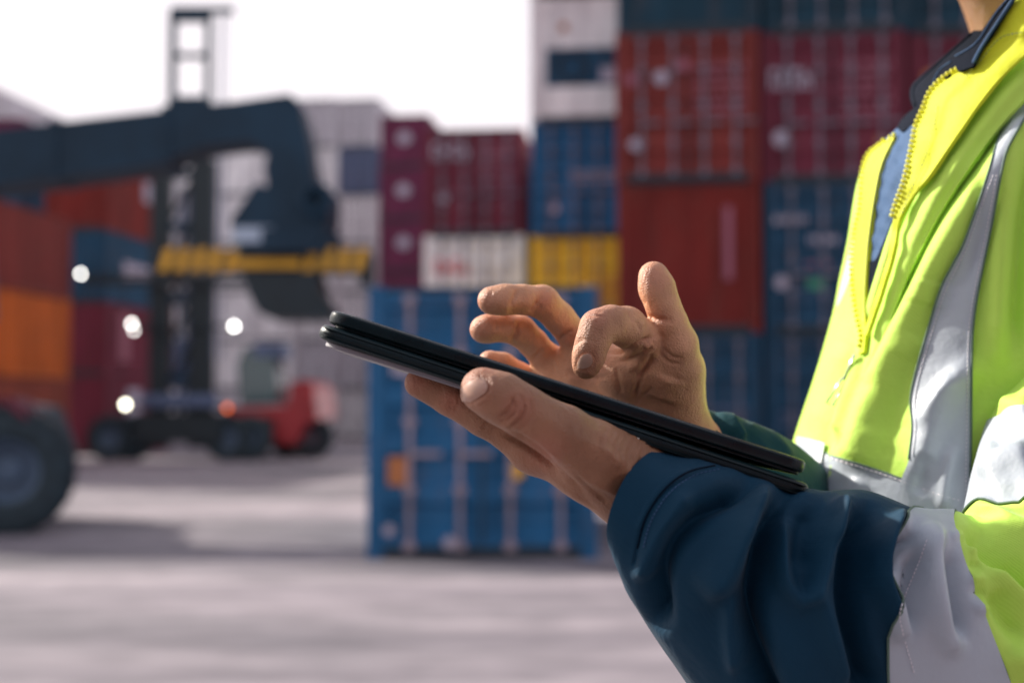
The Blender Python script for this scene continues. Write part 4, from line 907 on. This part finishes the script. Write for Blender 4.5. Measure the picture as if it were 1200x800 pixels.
# reflective tapes on the front
vl = [(1203, 118), (1188, 133), (1175, 150), (1166, 175), (1159, 200), (1147, 237), (1129, 286), (1117, 309), (1102, 339), (1087, 387), (1072, 440), (1067, 470), (1069, 500), (1065, 538), (1056, 562), (1048, 600), (1040, 650)]
vr = [(1140, 650), (1134, 600), (1137, 560), (1138, 500), (1139, 410), (1142, 369), (1149, 327), (1162, 264), (1174, 200), (1182, 172), (1203, 135)]
v_tape = patch('reflective_tape', cc(vl)+cc(vr), M['tape'], jacket, bvh, .0030); v_tape['label'] = 'upright silver tape down the near front'
binding(bvh, vl[:14], .0008, M['piping'], v_tape, .0032); binding(bvh, vr[2:], .0008, M['piping'], v_tape, .0032)
ht = [(963, 529), (985, 537), (1012, 545), (1036, 553), (1058, 561), (1080, 569), (1110, 579), (1135, 586), (1170, 594)]
h_tape = patch('reflective_tape', cc(ht)+[(1170, 680), (1060, 680), (940, 650), (938, 600), (950, 560)], M['tape'], jacket, bvh, .0018); h_tape['label'] = 'silver tape round the waist'
h2 = patch('reflective_tape', [(933, 511), (950, 514), (966, 519), (961, 545), (950, 575), (940, 600), (932, 600), (934, 560)], M['tape'], jacket, bvh, .0045); h2['label'] = 'short silver tape piece on the zip flap'
stitches(bvh, [(962, 532), (985, 540), (1012, 548), (1036, 556), (1058, 564), (1080, 572), (1110, 582), (1132, 588)], h_tape, .0026); stitches(bvh, [(935, 514), (950, 517), (965, 522)], h2, .0052)
binding(bvh, ht[:6], .0007, M['piping'], h_tape, .0020)
stitches(bvh, [(1133, 205), (1120, 245)], v_tape, .0) if 0 else None
binding(bvh, [(1150, 240), (1133, 290), (1120, 318), (1106, 345), (1092, 390), (1077, 443), (1072, 472), (1074, 500), (1070, 536)], .0003, M['tape'], v_tape, .0032, 'sewn_seam')
binding(bvh, [(1134, 500), (1135, 412), (1138, 371), (1145, 330)], .0003, M['tape'], v_tape, .0032, 'sewn_seam')
ft = patch('reflective_tape', cc([(1000, 276), (995, 297), (986.5, 330), (980, 358), (985, 352), (992, 336), (998, 318), (1002, 296)]), M['tape'], jacket, bvh, .002, step=2.5); ft['label'] = 'silver tape edge on the far side of the chest'
stitches(bvh, [(1132, 590), (1132, 540), (1133, 500), (1134, 412), (1137, 371), (1144, 330), (1157, 264), (1169, 200)], v_tape, .0036, 5, M['thread'], .0003)
stitches(bvh, [(1164, 205), (1151, 240), (1134, 288), (1121, 314), (1107, 343), (1092, 390), (1077, 441), (1072, 471), (1073, 500), (1069, 536)], v_tape, .0036, 5, M['thread'], .0003)
# shirt in the opening
shirt = patch('shirt', cc([(1037, 163), (1052, 149), (1072, 128), (1092, 100), (1130, 60), (1185, 0)])+[(1195, 40)]+cc([(1150, 80), (1100, 120), (1082, 150), (1072, 185), (1062, 230), (1048, 262), (1046, 300), (1038, 326), (1026, 362), (1013, 390)])+cc([(1008, 386), (1010, 350), (1013, 300), (1022, 240), (1030, 195)]), M['denim'], body, bvs, .009, lift=lambda x, y: .0016*math.sin(x*.35+y*.12)*math.sin(y*.09+1)+.001*math.sin(y*.31-x*.2))
ink = patch('shirt_shade_panel', cc([(1019, 306), (1026, 304), (1035, 284), (1044, 262), (1050, 250), (1046, 290), (1038, 330), (1026, 362), (1013, 388), (1010, 384), (1011, 350), (1013, 326)]), M['ink'], shirt, bvs, .0125); ink.name = 'shirt_shade'  # dark patch painting the shade low inside the shirt opening
# collar of the shirt: far leaf, near leaf, button flap
flat = lambda f: None
def leaf(name, poly, m, push, parent, **k): return patch(name, poly, m, parent, bvs, push, **k)
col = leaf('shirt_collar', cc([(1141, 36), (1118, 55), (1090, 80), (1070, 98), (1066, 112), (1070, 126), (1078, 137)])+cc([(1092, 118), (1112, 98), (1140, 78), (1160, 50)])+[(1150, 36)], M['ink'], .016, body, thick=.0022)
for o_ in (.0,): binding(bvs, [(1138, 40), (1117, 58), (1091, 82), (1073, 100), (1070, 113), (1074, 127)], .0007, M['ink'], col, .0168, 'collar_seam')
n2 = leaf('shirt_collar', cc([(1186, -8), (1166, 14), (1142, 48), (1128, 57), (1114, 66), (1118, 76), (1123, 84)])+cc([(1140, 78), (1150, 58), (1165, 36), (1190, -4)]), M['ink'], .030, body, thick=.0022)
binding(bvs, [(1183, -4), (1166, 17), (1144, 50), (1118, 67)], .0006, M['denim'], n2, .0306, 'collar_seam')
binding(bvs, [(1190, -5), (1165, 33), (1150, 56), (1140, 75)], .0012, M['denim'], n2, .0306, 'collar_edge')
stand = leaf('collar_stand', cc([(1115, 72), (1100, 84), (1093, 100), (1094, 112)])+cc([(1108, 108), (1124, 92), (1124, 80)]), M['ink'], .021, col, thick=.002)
binding(bvs, [(1115, 72), (1101, 82), (1094, 96), (1093, 108)], .0006, M['denim'], stand, .0216, 'collar_seam')
bt = MB(); p0, nn = onto(bvs, 1113, 87, .0225); bt.lathe(tuple(p0-PB), tuple(nn), [(0, .0045), (.0018, .0042), (.0018, .003), (.001, .0001)], 18); bt.build('button', M['ink'], stand, smooth=True)
fl2 = leaf('shirt_placket', cc([(1051, 150), (1058, 138), (1072, 127), (1078, 132), (1076, 140), (1066, 148), (1057, 155)]), M['ink'], .0125, shirt, thick=.002, step=2.5)
# yellow plackets carrying the zip
teeth_far = [(1048, 160), (1034, 167), (1021, 178), (1013, 194), (1010, 218), (1008, 245), (1002, 271), (999, 309), (1001, 345), (1006, 375), (1010, 395), (1006, 415)]
fp = patch('zip_placket', cc(teeth_far)+cc([(1012, 412), (1014, 388), (1013, 350), (1016, 300), (1019, 270), (1027, 215), (1034, 190), (1044, 170)]), M['yel'], jacket, bvs, .0170, thick=.003, step=3, lift=lambda x, y: .0012*math.exp(-((x-1010)/14)**2)); fp['label'] = 'far zip edge of the open front'
NLINE = [(1185, 40), (1150, 85), (1115, 120), (1103, 155), (1090, 190), (1070, 230), (1056, 270)]
def NLIFT(x, y):
    d_, t_ = dist_poly(np.array([float(x)]), np.array([float(y)]), NLINE)
    return -.0035*math.exp(-(d_[0]/9)**2)+.0008*math.sin(y*.21+x*.1)
teeth_near = [(1139, 78), (1127, 80), (1108, 91), (1092, 107), (1083, 128), (1075, 146), (1071, 165), (1066, 190), (1060, 215), (1048, 250), (1043, 290), (1034, 322), (1022, 360), (1012, 390)]
npk = patch('zip_placket', cc(teeth_near)+cc([(1015, 393), (1026, 362), (1038, 325), (1047, 293), (1055, 254), (1073, 225), (1090, 204), (1127, 150), (1164, 100), (1203, 62)])+[(1204, -10), (1192, -10)]+cc([(1170, 22), (1152, 54), (1145, 74)]), M['yel'], jacket, bvs, .0240, thick=.003, step=3.2, lift=NLIFT); npk['label'] = 'near zip edge with the folded yellow collar'
def zip_teeth(pts, push, parent, stop):
    mb = MB(); q = resample(pts, 6.0)
    for i, (x, y) in enumerate(q[:-1]):
        if i > stop*len(q): break
        a, n_ = onto(bvs, x, y, push); b_, _ = onto(bvs, q[i+1][0], q[i+1][1], push); t = (b_-a)/np.linalg.norm(b_-a); s_ = np.cross(t, FW); s_ = s_/np.linalg.norm(s_)
        if (s_@RT) > 0: s_ = -s_
        c = a-PB; mb.tube([tuple(c-s_*.0022), tuple(c), tuple(c+s_*.0018), tuple(c+s_*.0027)], [.0012, .0013, .0015, .0008], 8)
    return tag(mb.build('zip_teeth', M['teeth'], parent, smooth=True), kind='stuff')
zip_teeth(teeth_far, .0180, fp, 1); zip_teeth(teeth_near, .0250, npk, .60)
stitches(bvs, [(1098, 124), (1096, 140), (1090, 165), (1082, 190), (1068, 222), (1056, 252)], npk, .0247, 5, M['piping'], .0003)
stitches(bvs, [(1198, 38), (1172, 45), (1150, 70), (1128, 95)], npk, .0247, 5, M['piping'], .0003)
binding(bvs, [(1046, 165), (1035, 188), (1028, 214), (1019, 270), (1014, 320), (1012, 380)], .0005, M['piping'], fp, .0176)
OLINE = [(1206, 82), (1168, 124), (1128, 176), (1093, 232), (1066, 285), (1044, 345), (1022, 410), (1002, 470), (976, 535)]
def OLIFT(x, y):
    d_, t_ = dist_poly(np.array([float(x)]), np.array([float(y)]), OLINE)
    return .006*(math.exp(-(d_[0]/10)**2)-.6)-.006*t_[0]**3
ov = patch('front_overlap', cc([(1206, 58), (1164, 99), (1127, 149), (1090, 203), (1072, 226), (1054, 255), (1046, 292), (1037, 325), (1025, 362), (1015, 396), (1008, 425), (998, 462), (985, 505)])+cc([(988, 508), (1006, 478), (1024, 430), (1044, 375), (1066, 320), (1095, 262), (1130, 205), (1170, 150), (1206, 110)]), M['lime'], jacket, bvs, .0125, thick=.006, step=4, lift=OLIFT)
# zip pull
zp_ = MB(); A = onto(bvs, 1002, 415, .021)[0]-PB; B = onto(bvs, 989, 444, .018)[0]-PB; C_ = onto(bvs, 972, 473, .016)[0]-PB
zp_.tube([tuple(A), tuple(B)], .0011, 8)
u = (C_-B)/np.linalg.norm(C_-B); s_ = np.cross(u, FW); s_ /= np.linalg.norm(s_)
zp_.tube([tuple(B-s_*.0012), tuple(B+s_*.0022), tuple(C_+s_*.003), tuple(C_-s_*.002), tuple(B-s_*.0012)], .0009, 8)
zpo = zp_.build('zip_pull', M['zipmetal'], jacket, smooth=True)
# fingernails laid into the grooves
nl = patch('fingernail', cc([(541, 470), (539, 462), (542, 453), (552, 446), (562, 442), (568, 445), (571, 452), (569, 459), (560, 466), (551, 471)], 4), M['nail'], body, bvL, .0009, thick=.0008, step=2); nl['label'] = 'broad thumbnail over the tablet edge'
nr_ = patch('fingernail', cc([(676, 431), (677, 424), (680, 418), (685, 415), (691, 415), (694, 419), (694, 425), (690, 430), (683, 432)], 4), M['nail'], body, bvR, .0008, thick=.0007, step=2); nr_['label'] = 'nail of the tapping index finger'
# hair, trousers and boots (outside the picture)
def hairf(X):
    Z3 = np.eye(3); c = P(1252, -228, 1.09); f = ell(X, c, Z3, (.104, .086, .114)); return np.maximum(f, -ell(X, P(1110, -130, 1.09), Z3, (.105, .2, .125)))
lo, hi = bbox([(1060, -420, 1.0), (1440, -40, 1.2)], .03); Vh, Qh = nets(hairf, lo, hi, .005); part('hair', Vh, Qh, M['hair'])
cx, cy = float(PB[0]), 1.12
def legs(X):
    f = None
    for s_ in (-1, 1):
        c = smin(cone(X, (cx, cy+.095*s_, 1.08), (cx-.02, cy+.11*s_, .58), .125, .085), cone(X, (cx-.02, cy+.11*s_, .58), (cx+.03, cy+.12*s_, .10), .085, .072), .03); f = c if f is None else smin(f, c, .03)
    return smin(f, cone(X, (cx, cy-.04, 1.14), (cx, cy+.04, 1.14), .15, .15), .04)
Vh, Qh = nets(legs, (cx-.25, cy-.3, .04), (cx+.25, cy+.3, 1.35), .012); part('trousers', relax(Vh, Qh, 2), Qh, M['trouser'])
for s_ in (-1, 1):
    def bf(X): return np.maximum(smin(cone(X, (cx+.03, cy+.12*s_, .24), (cx+.03, cy+.12*s_, .08), .062, .058), cone(X, (cx+.03, cy+.12*s_, .055), (cx-.15, cy+.125*s_, .045), .055, .045), .03), .002-X[..., 2])
    Vh, Qh = nets(bf, (cx-.26, cy+.12*s_-.12, -.02), (cx+.16, cy+.12*s_+.12, .34), .008); part('boot', Vh, Qh, M['boot'])

# ------------------------------------------------------------ tablet in its folding cover
def tablet():
    A = P(381, 376, .722); B = P(955, 559, .722); L = np.linalg.norm(B-A); U = (B-A)/L
    r = P(640, 470, 1)-CP; r = r/np.linalg.norm(r); Wv = r-(r@U)*U; Wv /= np.linalg.norm(Wv); Nn = np.cross(Wv, U); Nn = Nn if Nn@UP > 0 else -Nn
    q = R(-1.0); Wv = math.cos(q)*Wv+math.sin(q)*Nn; Nn = np.cross(Wv, U); Nn = Nn if Nn@UP > 0 else -Nn
    base = (A+B)/2+Wv*.09
    t = empty('tablet', tuple(base), label='black tablet in a folding cover held nearly edge-on in both hands', cat='tablet')
    def slab(name, u0, u1, w0, w1, n0, n1, m, rc=.012, re=.0025, parent=t, ntop=None, tilt=0):
        """rounded slab; profile rounded at the rim; heights may grow towards the right"""
        ring = []
        for (cx_, cy_, a0) in ((u1-rc, w1-rc, 0), (u0+rc, w1-rc, 90), (u0+rc, w0+rc, 180), (u1-rc, w0+rc, 270)):
            for k in range(9):
                a = R(a0+k*90/8); ring.append((cx_, cy_, math.cos(a), math.sin(a)))
        # subdivide long sides is not needed: straight
        V = []; nn_ = len(ring); prof = []
        h = (n1-n0)/2; mid = (n1+n0)/2; rr = min(re, h)
        for k in range(7): a = R(-90+k*180/6); prof.append((rc-rr+rr*math.cos(a), mid+(h-rr)*(1 if k > 3 else -1 if k < 3 else 0)+rr*math.sin(a)))
        for (rad, z) in prof:
            for (cx_, cy_, c_, s_) in ring:
                uu = cx_+rad*c_; ww = cy_+rad*s_; zz = z+tilt*(uu-u0)
                V.append(A+U*uu+Wv*ww+Nn*zz-base)
        Fc = [(k*nn_+i, k*nn_+(i+1) % nn_, (k+1)*nn_+(i+1) % nn_, (k+1)*nn_+i) for k in range(6) for i in range(nn_)]+[tuple(range(nn_-1, -1, -1)), tuple(range(6*nn_, 7*nn_))]
        mb = MB().add(V, Fc); me = mb.mesh(name, True)
        try: me.set_sharp_from_angle(angle=R(35))
        except Exception: pass
        return place(name, me, m, parent)
    blk = mat('black_case_leather', (.004, .011, .013), .27, var=.3, vscale=60, bump=.25, bscale=900, bdist=.0003, spec=.3)
    blk2 = mat('black_cover_leather', (.004, .014, .017), .42, var=.3, vscale=60, bump=.3, bscale=700, bdist=.0003, spec=.3)
    W_ = .150
    case = slab('tablet_case', .000, L-.004, 0, W_, -.0002, .0068, blk, re=.0024)
    slab('screen', .008, L-.012, .008, W_-.008, .0069, .0073, mat('dark_screen_glass', (.01, .012, .015), .06, spec=.6), parent=case, re=.0002)
    slab('tablet_body', .004, L-.006, .003, W_-.003, -.0016, .0004, blk, re=.001, rc=.009)
    cov = slab('cover_flap', -.0025, L+.001, -.001, W_, -.0092, -.0014, blk2, re=.0032, tilt=-.010)
    for k in range(3): slab('cover_ridge', .0, L-.002, -.0018+.0*k, .006, -.0082+.0024*k, -.0078+.0024*k, blk2, re=.0002, rc=.003, parent=cov, tilt=-.010)
    slab('cover_lining', .002, L*.62, .004, W_-.004, -.0120, -.0095, mat('grey_cover_lining', (.26, .25, .27), .5), re=.0006)
    sf = slab('stand_flap', .190, L-.022, -.0005, W_*.7, -.0150, -.0118, blk, re=.0012, rc=.006, tilt=.012)
    # leather piping on the corner, speaker slots and side button
    for k in range(7): 
        c = A+U*(.0-.0022)+Nn*(.0055-k*.0018)-base+Wv*.006
    bt_ = MB(); p = A+U*.156+Nn*(-.0085)-base-Wv*.0012; bt_.tube([tuple(p), tuple(p+U*.014)], .0006, 6); bt_.build('magnet_clip', M['zipmetal'], cov, smooth=True)
tablet()
